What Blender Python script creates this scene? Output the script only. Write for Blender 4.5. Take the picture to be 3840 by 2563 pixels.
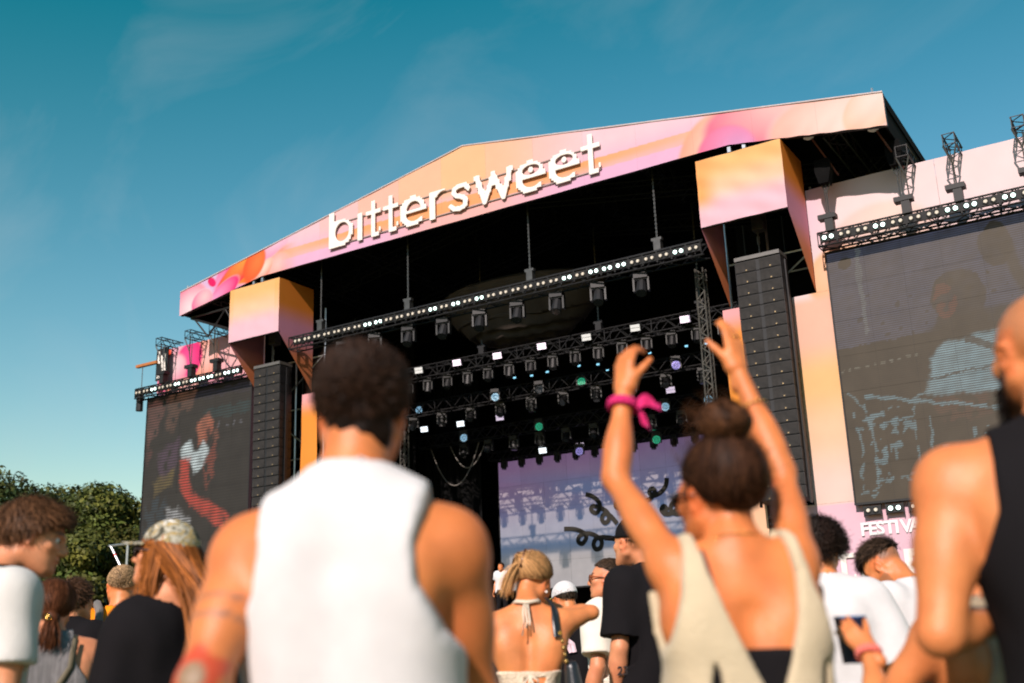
import bpy, bmesh, math, random
import numpy as np
from mathutils import Vector, Matrix

scene = bpy.context.scene
for o in list(bpy.data.objects):
    bpy.data.objects.remove(o)
COL = scene.collection
rng = np.random.default_rng(7)
random.seed(7)
RAD = math.radians

# ---------------------------------------------------------------- camera
cam_d = bpy.data.cameras.new('camera')
cam = bpy.data.objects.new('camera', cam_d)
COL.objects.link(cam)
scene.camera = cam
YAW, PITCH, ROLL = -.5557, .2763, -.0355
fwd = Vector((math.sin(YAW) * math.cos(PITCH), math.cos(YAW) * math.cos(PITCH), math.sin(PITCH)))
rgt = Vector((math.cos(YAW), -math.sin(YAW), 0))
upv = rgt.cross(fwd)
r2 = rgt * math.cos(ROLL) + upv * math.sin(ROLL)
u2 = -rgt * math.sin(ROLL) + upv * math.cos(ROLL)
cam.matrix_world = Matrix(((r2.x, u2.x, -fwd.x, 17.056), (r2.y, u2.y, -fwd.y, -25.0),
                           (r2.z, u2.z, -fwd.z, 1.25), (0, 0, 0, 1)))
cam_d.sensor_width = 36
cam_d.lens = 38.17
cam_d.clip_start = .05
cam_d.clip_end = 3000
cam_d.dof.use_dof = True
cam_d.dof.focus_distance = 10.5
cam_d.dof.aperture_fstop = 1.9

# ---------------------------------------------------------------- world and sun
SUN_FROM = Vector((.26, -1.65, 1.09)).normalized()      # towards the sun
sun_el = math.asin(SUN_FROM.z)
sun_az = math.atan2(SUN_FROM.x, SUN_FROM.y)
world = bpy.data.worlds.new('World')
scene.world = world
world.use_nodes = True
nt = world.node_tree
N, Lk = nt.nodes, nt.links
bg = N['Background']
sky = N.new('ShaderNodeTexSky')
sky.sky_type = 'NISHITA'
sky.sun_disc = False
sky.sun_elevation = sun_el
sky.sun_rotation = sun_az
sky.air_density = 1.6
sky.dust_density = .1
sky.ozone_density = 3.0
hs = N.new('ShaderNodeHueSaturation')
hs.inputs['Saturation'].default_value = 1.2
Lk.new(sky.outputs['Color'], hs.inputs['Color'])
# colour grade of the whole sky: deeper teal
grade = N.new('ShaderNodeVectorMath'); grade.operation = 'MULTIPLY_ADD'
grade.inputs[1].default_value = (.6 * 2.05, 1.12, .9 * 1.5)
grade.inputs[2].default_value = (-1.0, -.55, -2.5)
Lk.new(hs.outputs['Color'], grade.inputs[0])
tint = N.new('ShaderNodeVectorMath'); tint.operation = 'MAXIMUM'
tint.inputs[1].default_value = (.08, .3, .4)
Lk.new(grade.outputs[0], tint.inputs[0])
# thin cirrus streaks, part of the sky itself
tc = N.new('ShaderNodeTexCoord')
mp = N.new('ShaderNodeMapping'); mp.inputs['Scale'].default_value = (1.2, 5.0, 3.4)
mp.inputs['Rotation'].default_value = (.3, .5, .9)
Lk.new(tc.outputs['Generated'], mp.inputs['Vector'])
nz = N.new('ShaderNodeTexNoise'); nz.inputs['Scale'].default_value = 1.5
nz.inputs['Detail'].default_value = 7; nz.inputs['Roughness'].default_value = .55; nz.inputs['Distortion'].default_value = .7
Lk.new(mp.outputs['Vector'], nz.inputs['Vector'])
cr = N.new('ShaderNodeMapRange'); cr.inputs[1].default_value = .5; cr.inputs[2].default_value = .8
cr.inputs[3].default_value = 0; cr.inputs[4].default_value = .22
Lk.new(nz.outputs['Fac'], cr.inputs[0])
cl = N.new('ShaderNodeMix'); cl.data_type = 'RGBA'
cl.inputs['B'].default_value = (4.6, 5.0, 5.3, 1)
Lk.new(cr.outputs[0], cl.inputs['Factor'])
Lk.new(tint.outputs[0], cl.inputs['A'])
Lk.new(cl.outputs['Result'], bg.inputs['Color'])
bg.inputs['Strength'].default_value = .0965

sun_d = bpy.data.lights.new('sun', 'SUN')
sun_d.energy = 5.0
sun_d.angle = RAD(.55)
sun_d.color = (1, .85, .78)
sun = bpy.data.objects.new('sun', sun_d)
COL.objects.link(sun)
sun.rotation_euler = (-SUN_FROM).to_track_quat('-Z', 'Y').to_euler()
sun.location = (20, -40, 40)

scene.view_settings.view_transform = 'Standard'
scene.view_settings.look = 'None'
scene.view_settings.gamma = 1
scene.view_settings.exposure = .35
scene.view_settings.use_curve_mapping = False

# ---------------------------------------------------------------- helpers
def tag(o, label=None, cat=None, group=None, kind=None):
    if label: o['label'] = label
    if cat: o['category'] = cat
    if group: o['group'] = group
    if kind: o['kind'] = kind
    return o

def empty(name, loc=(0, 0, 0), rz=0, label=None, cat=None, group=None):
    o = bpy.data.objects.new(name, None)
    COL.objects.link(o)
    o.location = loc
    o.rotation_euler = (0, 0, rz)
    o.empty_display_size = .1
    return tag(o, label, cat, group)

def obj(name, me, mat=None, parent=None, loc=(0, 0, 0), rot=(0, 0, 0)):
    o = bpy.data.objects.new(name, me)
    COL.objects.link(o)
    if mat is not None and len(me.materials) == 0:
        me.materials.append(mat)
    o.parent = parent
    o.location = loc
    o.rotation_euler = rot
    return o

def copy_tree(o, parent=None):
    c = o.copy()
    COL.objects.link(c)
    c.parent = parent
    for ch in o.children:
        copy_tree(ch, c)
    return c

def mesh_np(name, V, Fq, smooth=True, col=None, mat=None):
    me = bpy.data.meshes.new(name)
    V = np.asarray(V, np.float32); Fq = np.asarray(Fq, np.int32)
    me.vertices.add(len(V)); me.vertices.foreach_set('co', V.ravel())
    k = Fq.shape[1]
    me.loops.add(Fq.size); me.loops.foreach_set('vertex_index', Fq.ravel())
    me.polygons.add(len(Fq))
    me.polygons.foreach_set('loop_start', np.arange(0, Fq.size, k, dtype=np.int32))
    me.polygons.foreach_set('loop_total', np.full(len(Fq), k, np.int32))
    me.update(calc_edges=True)
    if smooth:
        me.polygons.foreach_set('use_smooth', np.ones(len(Fq), bool))
    if col is not None:
        a = me.color_attributes.new('Col', 'FLOAT_COLOR', 'POINT')
        c = np.ones((len(V), 4), np.float32); c[:, :3] = col
        a.data.foreach_set('color', c.ravel())
    if mat is not None:
        me.materials.append(mat)
    return me

class MB:
    """collects boxes, tubes and prisms into one mesh"""
    def __init__(s):
        s.v = []; s.f = []
    def _add(s, v, f):
        n = len(s.v); s.v += [tuple(p) for p in v]; s.f += [tuple(i + n for i in q) for q in f]
        return s
    def box(s, c, size, R=None):
        a, b, d = size[0] / 2, size[1] / 2, size[2] / 2
        v = [Vector((x, y, z)) for x in (-a, a) for y in (-b, b) for z in (-d, d)]
        if R is not None: v = [R @ p for p in v]
        v = [p + Vector(c) for p in v]
        return s._add(v, [(0, 1, 3, 2), (4, 6, 7, 5), (0, 4, 5, 1), (2, 3, 7, 6), (0, 2, 6, 4), (1, 5, 7, 3)])
    def tube(s, p0, p1, r, n=6, r1=None, caps=True):
        p0, p1 = Vector(p0), Vector(p1)
        r1 = r if r1 is None else r1
        d = (p1 - p0).normalized()
        a = d.orthogonal().normalized(); b = d.cross(a)
        v = []
        for p, q in ((p0, r), (p1, r1)):
            for i in range(n):
                t = 2 * math.pi * i / n
                v.append(p + a * math.cos(t) * q + b * math.sin(t) * q)
        f = [(i, (i + 1) % n, n + (i + 1) % n, n + i) for i in range(n)]
        if caps: f += [tuple(range(n - 1, -1, -1)), tuple(range(n, 2 * n))]
        return s._add(v, f)
    def path(s, pts, r, n=6):
        pts = [Vector(p) for p in pts]
        rings = []
        for i, p in enumerate(pts):
            d = (pts[min(i + 1, len(pts) - 1)] - pts[max(i - 1, 0)]).normalized()
            a = d.cross(Vector((.13, .21, .97))).normalized(); b = d.cross(a)
            q = r[i] if hasattr(r, '__len__') else r
            rings.append([p + a * math.cos(2 * math.pi * j / n) * q + b * math.sin(2 * math.pi * j / n) * q for j in range(n)])
        v = [p for g in rings for p in g]
        f = [(i * n + j, i * n + (j + 1) % n, (i + 1) * n + (j + 1) % n, (i + 1) * n + j) for i in range(len(pts) - 1) for j in range(n)]
        f += [tuple(range(n - 1, -1, -1)), tuple(range((len(pts) - 1) * n, len(pts) * n))]
        return s._add(v, f)
    def prism(s, poly, y0, y1):
        """polygon in x,z extruded along y"""
        n = len(poly)
        v = [(x, y0, z) for x, z in poly] + [(x, y1, z) for x, z in poly]
        f = [tuple(range(n)), tuple(range(2 * n - 1, n - 1, -1))]
        f += [(i, n + i, n + (i + 1) % n, (i + 1) % n) for i in range(n)]
        return s._add(v, f)
    def mesh(s, name, mat=None, smooth=False):
        me = bpy.data.meshes.new(name)
        me.from_pydata(s.v, [], s.f)
        bm = bmesh.new(); bm.from_mesh(me)
        bmesh.ops.recalc_face_normals(bm, faces=bm.faces)
        bm.to_mesh(me); bm.free()
        if smooth:
            for p in me.polygons: p.use_smooth = True
        if mat: me.materials.append(mat)
        return me
    def build(s, name, mat, parent=None, loc=(0, 0, 0), rot=(0, 0, 0), smooth=False):
        return obj(name, s.mesh(name, mat, smooth), None, parent, loc, rot)

# ---------------------------------------------------------------- materials
def mat(name, color, rough=.6, metal=0, noise=.12, nscale=8., bump=0., bscale=60., emit=None, estr=0., spec=.4,
        sub=0., attr=False, sheen=0., stretch=None):
    m = bpy.data.materials.new(name); m.use_nodes = True
    t = m.node_tree; nn, ll = t.nodes, t.links
    p = nn['Principled BSDF']
    p.inputs['Roughness'].default_value = rough
    p.inputs['Metallic'].default_value = metal
    p.inputs['Specular IOR Level'].default_value = spec
    co = nn.new('ShaderNodeTexCoord')
    vec = co.outputs['Object']
    if stretch:
        mpn = nn.new('ShaderNodeMapping'); mpn.inputs['Scale'].default_value = stretch
        ll.new(vec, mpn.inputs['Vector']); vec = mpn.outputs['Vector']
    n1 = nn.new('ShaderNodeTexNoise'); n1.inputs['Scale'].default_value = nscale; n1.inputs['Detail'].default_value = 5
    ll.new(vec, n1.inputs['Vector'])
    mr = nn.new('ShaderNodeMapRange')
    mr.inputs[1].default_value = .25; mr.inputs[2].default_value = .75
    mr.inputs[3].default_value = 1 - noise; mr.inputs[4].default_value = 1 + noise
    ll.new(n1.outputs['Fac'], mr.inputs[0])
    mx = nn.new('ShaderNodeMix'); mx.data_type = 'RGBA'; mx.blend_type = 'MULTIPLY'; mx.inputs['Factor'].default_value = 1
    if attr:
        at = nn.new('ShaderNodeAttribute'); at.attribute_name = 'Col'
        ll.new(at.outputs['Color'], mx.inputs['A'])
    else:
        mx.inputs['A'].default_value = (*color, 1)
    ll.new(mr.outputs[0], mx.inputs['B'])
    ll.new(mx.outputs['Result'], p.inputs['Base Color'])
    if bump:
        n2 = nn.new('ShaderNodeTexNoise'); n2.inputs['Scale'].default_value = bscale; n2.inputs['Detail'].default_value = 4
        ll.new(vec, n2.inputs['Vector'])
        b = nn.new('ShaderNodeBump'); b.inputs['Strength'].default_value = bump; b.inputs['Distance'].default_value = .01
        ll.new(n2.outputs['Fac'], b.inputs['Height']); ll.new(b.outputs['Normal'], p.inputs['Normal'])
    if emit is not None:
        p.inputs['Emission Color'].default_value = (*emit, 1); p.inputs['Emission Strength'].default_value = estr
    if sub:
        p.inputs['Subsurface Weight'].default_value = sub
        p.inputs['Subsurface Radius'].default_value = (.02, .008, .004)
        p.inputs['Subsurface Scale'].default_value = .6
    if sheen:
        p.inputs['Sheen Weight'].default_value = sheen
    return m

M = {}
M['black'] = mat('black_metal', (.008, .008, .009), .55, 0, .3)
M['truss'] = mat('dark_truss_metal', (.012, .012, .013), .5, .2, .3)
M['alu'] = mat('aluminium_tube', (.45, .46, .48), .35, .8, .15)
M['steel'] = mat('chain_steel', (.10, .095, .09), .4, .7, .25)
M['drape'] = mat('black_drape', (.004, .004, .0042), .95, 0, .4, 3, spec=.1)
M['net'] = mat('dark_scrim', (.02, .018, .018), .9, 0, .4, 3, spec=.1)
M['lamp_on'] = mat('lit_lamp', (.8, .85, .85), .3, emit=(.68, 1, .9), estr=2.4)
M['lamp_off'] = mat('warm_lamp_glass', (.5, .45, .38), .25, 0, .2, emit=(1, .88, .7), estr=.05, spec=.8)
M['strobe_on'] = mat('strobe_white', (.8, .8, .85), .3, emit=(.85, .93, 1), estr=1.3)
M['strobe_pink'] = mat('strobe_pink', (.8, .7, .8), .3, emit=(.85, .7, .92), estr=.6)
M['strobe_dim'] = mat('strobe_dim', (.5, .5, .5), .3, emit=(.5, .58, .55), estr=.3)
M['green_on'] = mat('green_lens', (.1, .5, .3), .3, emit=(.02, .5, .28), estr=.55)
M['blue_on'] = mat('pale_blue_lens', (.4, .6, .7), .3, emit=(.35, .62, .85), estr=.6)
M['purple_on'] = mat('purple_lens', (.4, .35, .7), .3, emit=(.4, .34, .85), estr=.6)
M['lens'] = mat('dark_lens', (.02, .025, .03), .12, spec=.9)
M['white'] = mat('white_panel', (.68, .64, .59), .5, 0, .04)
M['print'] = mat('printed_fabric', (1, 1, 1), .75, 0, .03, 2., bump=.12, bscale=1.6, attr=True, spec=.15)
M['red'] = mat('red_fitting', (.5, .03, .02), .5)
M['wood_orange'] = mat('orange_beam', (.35, .12, .03), .6)

# ================================================================ painting helpers
def s2l(c):
    c = np.asarray(c, float) / 255.
    return np.where(c <= .04045, c / 12.92, ((c + .055) / 1.055) ** 2.4)
def ink(r, g, b):
    """print colour of a fabric that looks r,g,b in warm sun"""
    return np.clip(s2l((r, g, b)) / np.array([1.68, 1.46, 1.38]), 0, .9)
def mixc(A, B, t):
    t = np.clip(np.asarray(t, float), 0, 1)[..., None]
    return A * (1 - t) + np.asarray(B) * t
def sstep(a, b, x):
    t = np.clip((x - a) / (b - a), 0, 1); return t * t * (3 - 2 * t)
def inpoly(X, Z, pts):
    r = np.zeros(X.shape, bool); n = len(pts)
    for i in range(n):
        x0, z0 = pts[i]; x1, z1 = pts[(i + 1) % n]
        if z0 == z1: continue
        c = ((z0 > Z) != (z1 > Z)) & (X < (x1 - x0) * (Z - z0) / (z1 - z0) + x0)
        r ^= c
    return r
def segdist(X, Z, pts):
    d = np.full(X.shape, 1e9)
    for (x0, z0), (x1, z1) in zip(pts[:-1], pts[1:]):
        dx, dz = x1 - x0, z1 - z0
        t = np.clip(((X - x0) * dx + (Z - z0) * dz) / (dx * dx + dz * dz + 1e-12), 0, 1)
        d = np.minimum(d, np.hypot(X - x0 - t * dx, Z - z0 - t * dz))
    return d
def petal(C, X, Z, cx, cz, rx, rz, ang, cin, cout, soft=.7, rim=None, dx=.3, dz=.2):
    """one soft printed petal: an ellipse with an off-centre gradient and a paler rim"""
    c, s = math.cos(ang), math.sin(ang)
    u = ((X - cx) * c + (Z - cz) * s) / rx; v = (-(X - cx) * s + (Z - cz) * c) / rz
    r = np.hypot(u, v)
    g = np.clip(np.hypot(u - dx, v - dz) / 1.25, 0, 1) ** 1.3
    col = mixc(np.broadcast_to(np.asarray(cin), X.shape + (3,)), cout, g)
    if rim is not None: col = mixc(col, rim, sstep(.8, 1., r))
    return mixc(C, col, 1 - sstep(1 - soft * .28, 1., r))
def sheet(name, xs, zs, y, paint, material, parent=None, wob=0., keep=None, thick=None, ripple=None):
    """vertical sheet in x,z (facing -y) with the print stored per vertex"""
    nx, nz = len(xs), len(zs)
    X, Z = np.meshgrid(xs, zs, indexing='ij')
    if callable(keep): X, Z = keep(X, Z)
    Y = np.full(X.shape, y, float)
    if ripple is not None: Y = Y + ripple(X, Z)
    V = np.stack([X, Y, Z], -1).reshape(-1, 3)
    i = np.arange(nx * nz).reshape(nx, nz)
    F = np.stack([i[:-1, :-1], i[1:, :-1], i[1:, 1:], i[:-1, 1:]], -1).reshape(-1, 4)
    col = paint(X, Z).reshape(-1, 3)
    me = mesh_np(name, V, F, True, col, material)
    o = obj(name, me, None, parent)
    return o

# ================================================================ ground and stage body
def ground():
    n = 60
    xs = np.concatenate([np.linspace(-400, -40, 15), np.linspace(-36, 40, 60), np.linspace(45, 400, 15)])
    ys = np.concatenate([np.linspace(-400, -45, 15), np.linspace(-40, 14, 45), np.linspace(18, 500, 20)])
    X, Y = np.meshgrid(xs, ys, indexing='ij')
    Z = .015 * np.sin(X * 1.3 + Y * .7) * np.sin(Y * 1.1 - X * .4) - .02
    V = np.stack([X, Y, Z], -1).reshape(-1, 3)
    i = np.arange(X.size).reshape(X.shape)
    F = np.stack([i[:-1, :-1], i[1:, :-1], i[1:, 1:], i[:-1, 1:]], -1).reshape(-1, 4)
    m = mat('trodden_grass', (.085, .095, .035), .95, 0, .5, .8, bump=.6, bscale=30, spec=.1)
    o = obj('ground', mesh_np('ground', V, F, True, None, m))
    tag(o, kind='structure')
ground()

ZB, ZK, ZE0, ZE1, ZP, LX, KX = 13.68, 13.68, 13.04, 13.93, 16.08, 12.33, 8.36
def roof_top(x): return ZE1 + (ZP - ZE1) * (1 - np.abs(x) / LX)
def fas_bot(x): return np.where(np.abs(x) < KX, ZB, ZB + (ZE0 - ZB) * (np.abs(x) - KX) / (LX - KX))

PINK, SALM, ORNG = ink(246, 196, 203), ink(252, 184, 172), ink(255, 186, 118)
def fascia_print(X, Z):
    i = np.abs(np.round(X / 1.644))
    base = np.zeros(X.shape + (3,))
    steps = [ink(255, 186, 138), ink(255, 184, 148), ink(254, 182, 160), ink(250, 188, 182), ink(246, 192, 196), ink(240, 192, 206), ink(236, 190, 210), ink(236, 190, 210)]
    for k, c in enumerate(steps): base[i == k] = c
    base = mixc(base, ink(250, 198, 205), np.where((X > 1) , sstep(1, 5, X) * .8, 0))
    lo = ink(243, 176, 196)
    base = mixc(base, lo, sstep(14.9, 14.2, Z) * .75)
    # long orange stripe behind the letters
    zs0 = 14.42 - .006 * np.abs(X)
    st = (Z > 14.04) & (Z < zs0) & (np.abs(X) < 8.6)
    sc = np.zeros_like(base); sc[:] = ink(255, 164, 108)
    sc = mixc(sc, ink(250, 176, 150), sstep(4, 8, np.abs(X)))
    sc = mixc(sc, ink(244, 176, 168), sstep(14.3, 14.04, Z) * sstep(1, 6, np.abs(X)))
    base[st] = sc[st]
    lw = (Z <= 14.04)
    lc = mixc(np.broadcast_to(ink(250, 178, 168), base.shape), ink(240, 176, 202), sstep(0.5, 4, np.abs(X)))
    base[lw] = lc[lw]
    # left flowers
    hot, red, org, wht = ink(236, 40, 120), ink(255, 62, 44), ink(255, 140, 40), ink(255, 214, 214)
    L = np.zeros_like(base); L[:] = ink(226, 178, 208)
    L = petal(L, X, Z, -8.2, 14.45, 1.3, .62, .35, ink(250, 190, 205), ink(230, 70, 140), rim=wht, dx=.5)
    L = petal(L, X, Z, -7.1, 13.9, 1.0, .75, .2, ink(255, 170, 120), ink(250, 130, 120), rim=ink(255, 190, 170))
    L = petal(L, X, Z, -7.75, 13.75, .85, .6, .5, ink(255, 190, 180), ink(255, 120, 90), rim=ink(255, 200, 170))
    L = petal(L, X, Z, -9.2, 13.85, 1.15, .62, .65, org, red, rim=red, dx=-.2, dz=.4)
    L = petal(L, X, Z, -10.0, 13.9, .8, .62, .9, ink(240, 150, 190), ink(235, 40, 110), dx=-.5, dz=.4)
    L = petal(L, X, Z, -9.6, 13.05, 1.0, .6, .2, ink(240, 170, 195), ink(245, 90, 140), rim=wht)
    L = petal(L, X, Z, -11.9, 13.4, 1.05, .8, .3, wht, ink(240, 70, 120), rim=ink(255, 160, 130), dx=.1, dz=-.2)
    L = petal(L, X, Z, -10.75, 13.98, .26, .16, -.7, ink(240, 30, 100), ink(230, 30, 90))
    L = petal(L, X, Z, -9.4, 14.15, 1.5, .45, .55, ink(255, 150, 60), ink(250, 50, 60), rim=ink(240, 40, 90), dx=.4, dz=.3)
    L = petal(L, X, Z, -8.35, 13.8, .7, .32, .7, ink(255, 210, 190), ink(255, 110, 80), rim=ink(255, 200, 180))
    L = petal(L, X, Z, -10.2, 13.45, 1.0, .4, .5, ink(250, 150, 190), ink(238, 40, 110), rim=ink(250, 190, 205), dx=-.4)
    L = petal(L, X, Z, -8.7, 14.2, .5, .7, -.6, ink(255, 120, 60), ink(255, 80, 40), dx=.2)
    L = petal(L, X, Z, -11.2, 13.35, .6, .5, .4, ink(255, 190, 190), ink(240, 80, 140), rim=wht)
    base = mixc(base, L, sstep(-6.6, -7.7, X))
    # right, softer blooms
    R = base.copy()
    R = petal(R, X, Z, 7.7, 13.7, .75, 1.15, -.5, ink(255, 196, 176), ink(250, 160, 130), rim=ink(255, 170, 110))
    R = petal(R, X, Z, 9.3, 14.0, 1.75, .95, -.12, ink(255, 190, 180), ink(247, 116, 140), dx=.4, dz=.5)
    R = petal(R, X, Z, 8.3, 13.5, .9, .8, -.3, ink(226, 150, 190), ink(250, 110, 140))
    R = petal(R, X, Z, 11.0, 13.4, 1.75, 1.05, -.1, ink(255, 214, 200), ink(255, 170, 150), rim=ink(255, 200, 190))
    R = petal(R, X, Z, 12.0, 13.6, .8, .6, .6, ink(255, 214, 200), ink(255, 190, 160), rim=ink(255, 176, 130))
    return mixc(base, R, sstep(6.3, 7.2, X))

def build_roof():
    t = empty('stage_roof', (0, 0, 0), 0, 'wide gabled stage roof with pink and orange printed front panels above the stage', 'roof')
    edges = [-LX] + [(i - 6.5) * 1.644 for i in range(14)] + [LX]
    for a, b in zip(edges[:-1], edges[1:]):
        a, b = a + (0.001 if a > -LX else 0), b - (.001 if b < LX else 0)
        xs = sorted(set(list(np.linspace(a, b, max(3, int((b - a) / .04)))) + [v for v in (-KX, 0., KX) if a < v < b]))
        ts = np.linspace(0, 1, 60)
        def keep(X, Tt): return X, fas_bot(X) + (roof_top(X) - fas_bot(X)) * Tt
        def rip(X, Z):
            w = sstep(6.5, 9, X)
            return .006 * np.sin(X * 2.3 + Z) + w * .02 * np.sin(X * 9 - Z * 6 + np.sin(X * 3)) * sstep(13.9, 13.2, Z)
        sheet('fascia_panel', xs, ts, 0., fascia_print, M['print'], t, keep=keep, ripple=rip)
    # backing and roof skin
    m = MB()
    top = [(-LX, ZE1 - .01), (0, ZP - .01), (LX, ZE1 - .01)]
    bot = [(LX, ZE0 + .01), (KX, ZB + .01), (-KX, ZB + .01), (-LX, ZE0 + .01)]
    m.prism(top + bot, .05, .16)
    m.build('fascia_frame', M['black'], t)
    m = MB()
    m.prism([(-LX, ZE1 - .03), (0, ZP - .03), (LX, ZE1 - .03), (LX, ZE1 - .28), (0, ZP - .28), (-LX, ZE1 - .28)], .17, 12.4)
    m.build('roof_skin', M['drape'], t)
    for s in (-1, 1):
        m = MB(); m.box((s * (LX - .06), 6.3, 13.42), (.05, 12.2, .7)); m.build('end_panel', M['drape'], t)
    # edge piping
    m = MB(); m.tube((-LX, -.012, ZE1), (0, -.012, ZP), .022); m.tube((0, -.012, ZP), (LX, -.012, ZE1), .022)
    m.build('edge_trim', mat('pale_trim', (.5, .42, .42), .6), t)
    for s in (-1, 1):
        m = MB(); m.tube((s * (LX - .25), .1, ZE1 - .1), (s * (LX - .25), .1, ZE1 + .22), .03); m.tube((s * (LX - .25), 2.3, ZE1 - .1), (s * (LX - .25), 2.3, ZE1 + .18), .03)
        m.build('corner_post', M['alu'], t)
    # rafters seen from below
    for i, x in enumerate(np.linspace(-10.9, 10.9, 9)):
        z = float(roof_top(x)) - .3
        truss_part(t, (x, .4, z - .3), (x, 12, z - .3), .42, 'rafter_truss')
    for y in (3.2, 6.5, 9.8):
        for s in (-1, 1):
            truss_part(t, (s * .2, y, ZP - .75), (s * (LX - .4), y, ZE1 - .62), .42, 'cross_truss')
    for x, z in ((10.32, 13.5), (11.91, 13.25)):
        m = MB(); m.tube((x, .45, z - .02), (x, .45, z + .06), .13, 12); m.tube((x, .45, z - .05), (x, .45, z - .02), .08, 12)
        m.build('work_light', M['lamp_off'], t)
        m = MB(); m.tube((x + .06, .5, z - .03), (x + .42, 1.3, z - .85), .025); m.build('brace', mat('rusty_brace', (.12, .04, .03), .6), t)
    m = MB()
    pts = [(-12.0, .35, 13.0), (-11.2, .35, 12.15), (-10.4, .35, 13.0), (-9.9, .35, 12.3)]
    for a, b in zip(pts[:-1], pts[1:]): m.tube(a, b, .03)
    m.tube((-12.1, .35, 12.98), (-9.8, .35, 12.1), .04); m.tube((-12.1, .35, 13.02), (-9.8, .35, 13.02), .04)
    m.build('wing_brace', M['truss'], t)
    return t

def truss_mesh(L, w, r=.026, pitch=None, n=5):
    """square truss along +x from 0 to L: chords and zig-zag lacing"""
    h = w / 2
    ch, la = MB(), MB()
    for y in (-h, h):
        for z in (-h, h): ch.tube((0, y, z), (L, y, z), r, n)
    pitch = pitch or w
    k = max(2, int(round(L / pitch))); s = L / k
    for i in range(k):
        a, b = i * s, (i + 1) * s
        for (y0, z0), (y1, z1) in (((-h, -h), (-h, h)), ((h, -h), (h, h)), ((-h, h), (h, h)), ((-h, -h), (h, -h))):
            if i % 2: (y0, z0), (y1, z1) = (y1, z1), (y0, z0)
            la.tube((a, y0, z0), (b, y1, z1), r * .62, 4, caps=False)
        if i % 4 == 0:
            for (y0, z0), (y1, z1) in (((-h, -h), (-h, h)), ((-h, h), (h, h)), ((h, h), (h, -h)), ((h, -h), (-h, -h))):
                la.tube((a, y0, z0), (a, y1, z1), r * .62, 4, caps=False)
    return ch, la
def x_to(p0, p1):
    d = (Vector(p1) - Vector(p0)).normalized()
    return d.to_track_quat('X', 'Z').to_euler()
def truss_part(parent, p0, p1, w, name='truss', material=None, r=.026):
    L = (Vector(p1) - Vector(p0)).length
    ch, la = truss_mesh(L, w, r)
    ch._add(la.v, la.f)
    return ch.build(name, material or M['truss'], parent, p0, x_to(p0, p1))
def truss_thing(p0, p1, w, label, r=.026, group=None):
    L = (Vector(p1) - Vector(p0)).length
    t = empty('lighting_truss', p0, 0, label, 'truss', group)
    t.rotation_euler = x_to(p0, p1)
    ch, la = truss_mesh(L, w, r)
    ch.build('chord', M['truss'], t); la.build('lacing', M['truss'], t)
    return t
build_roof()

# ---------------------------------------------------------------- stage house
def stage_house():
    t = empty('stage_house', (0, 0, 0), 0, 'black draped stage house enclosing the stage under the roof', 'stage')
    MB().box((0, 6.4, 1.0), (20.4, 12.2, 2.0)).build('deck', M['black'], t)
    MB().box((0, 12.45, 7.2), (24.6, .06, 18.6)).build('back_drape', M['drape'], t)
    for s in (-1, 1):
        MB().box((s * 10.3, 7.2, 6.7), (.06, 10.4, 13.2)).build('side_drape', M['drape'], t)
        # folded legs of black cloth either side of the screen
        xs = np.linspace(0, 3.4, 120)
        for y, x0 in ((7.2, 6.2), (9.2, 4.6)):
            V, F = [], []
            for i, x in enumerate(xs):
                yy = y + .09 * math.sin(x * 17) + .05 * math.sin(x * 41 + 1)
                V += [(s * (x0 + x) - (1.2 if s < 0 else 0), yy, 2.0), (s * (x0 + x) - (1.2 if s < 0 else 0), yy, 12.6)]
            F = [(2 * i, 2 * i + 2, 2 * i + 3, 2 * i + 1) for i in range(len(xs) - 1)]
            obj('drape_leg', mesh_np('drape_leg', V, F, True, None, M['drape']), None, t)
    m = MB().box((0, .26, 2.12), (20.4, .1, .1)).box((0, .3, 1.9), (20.5, .06, .2))
    m.build('deck_edge', M['black'], t)
    MB().tube((-10, .18, 2.02), (10, .18, 2.02), .035).build('edge_rail', M['steel'], t)
stage_house()

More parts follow.
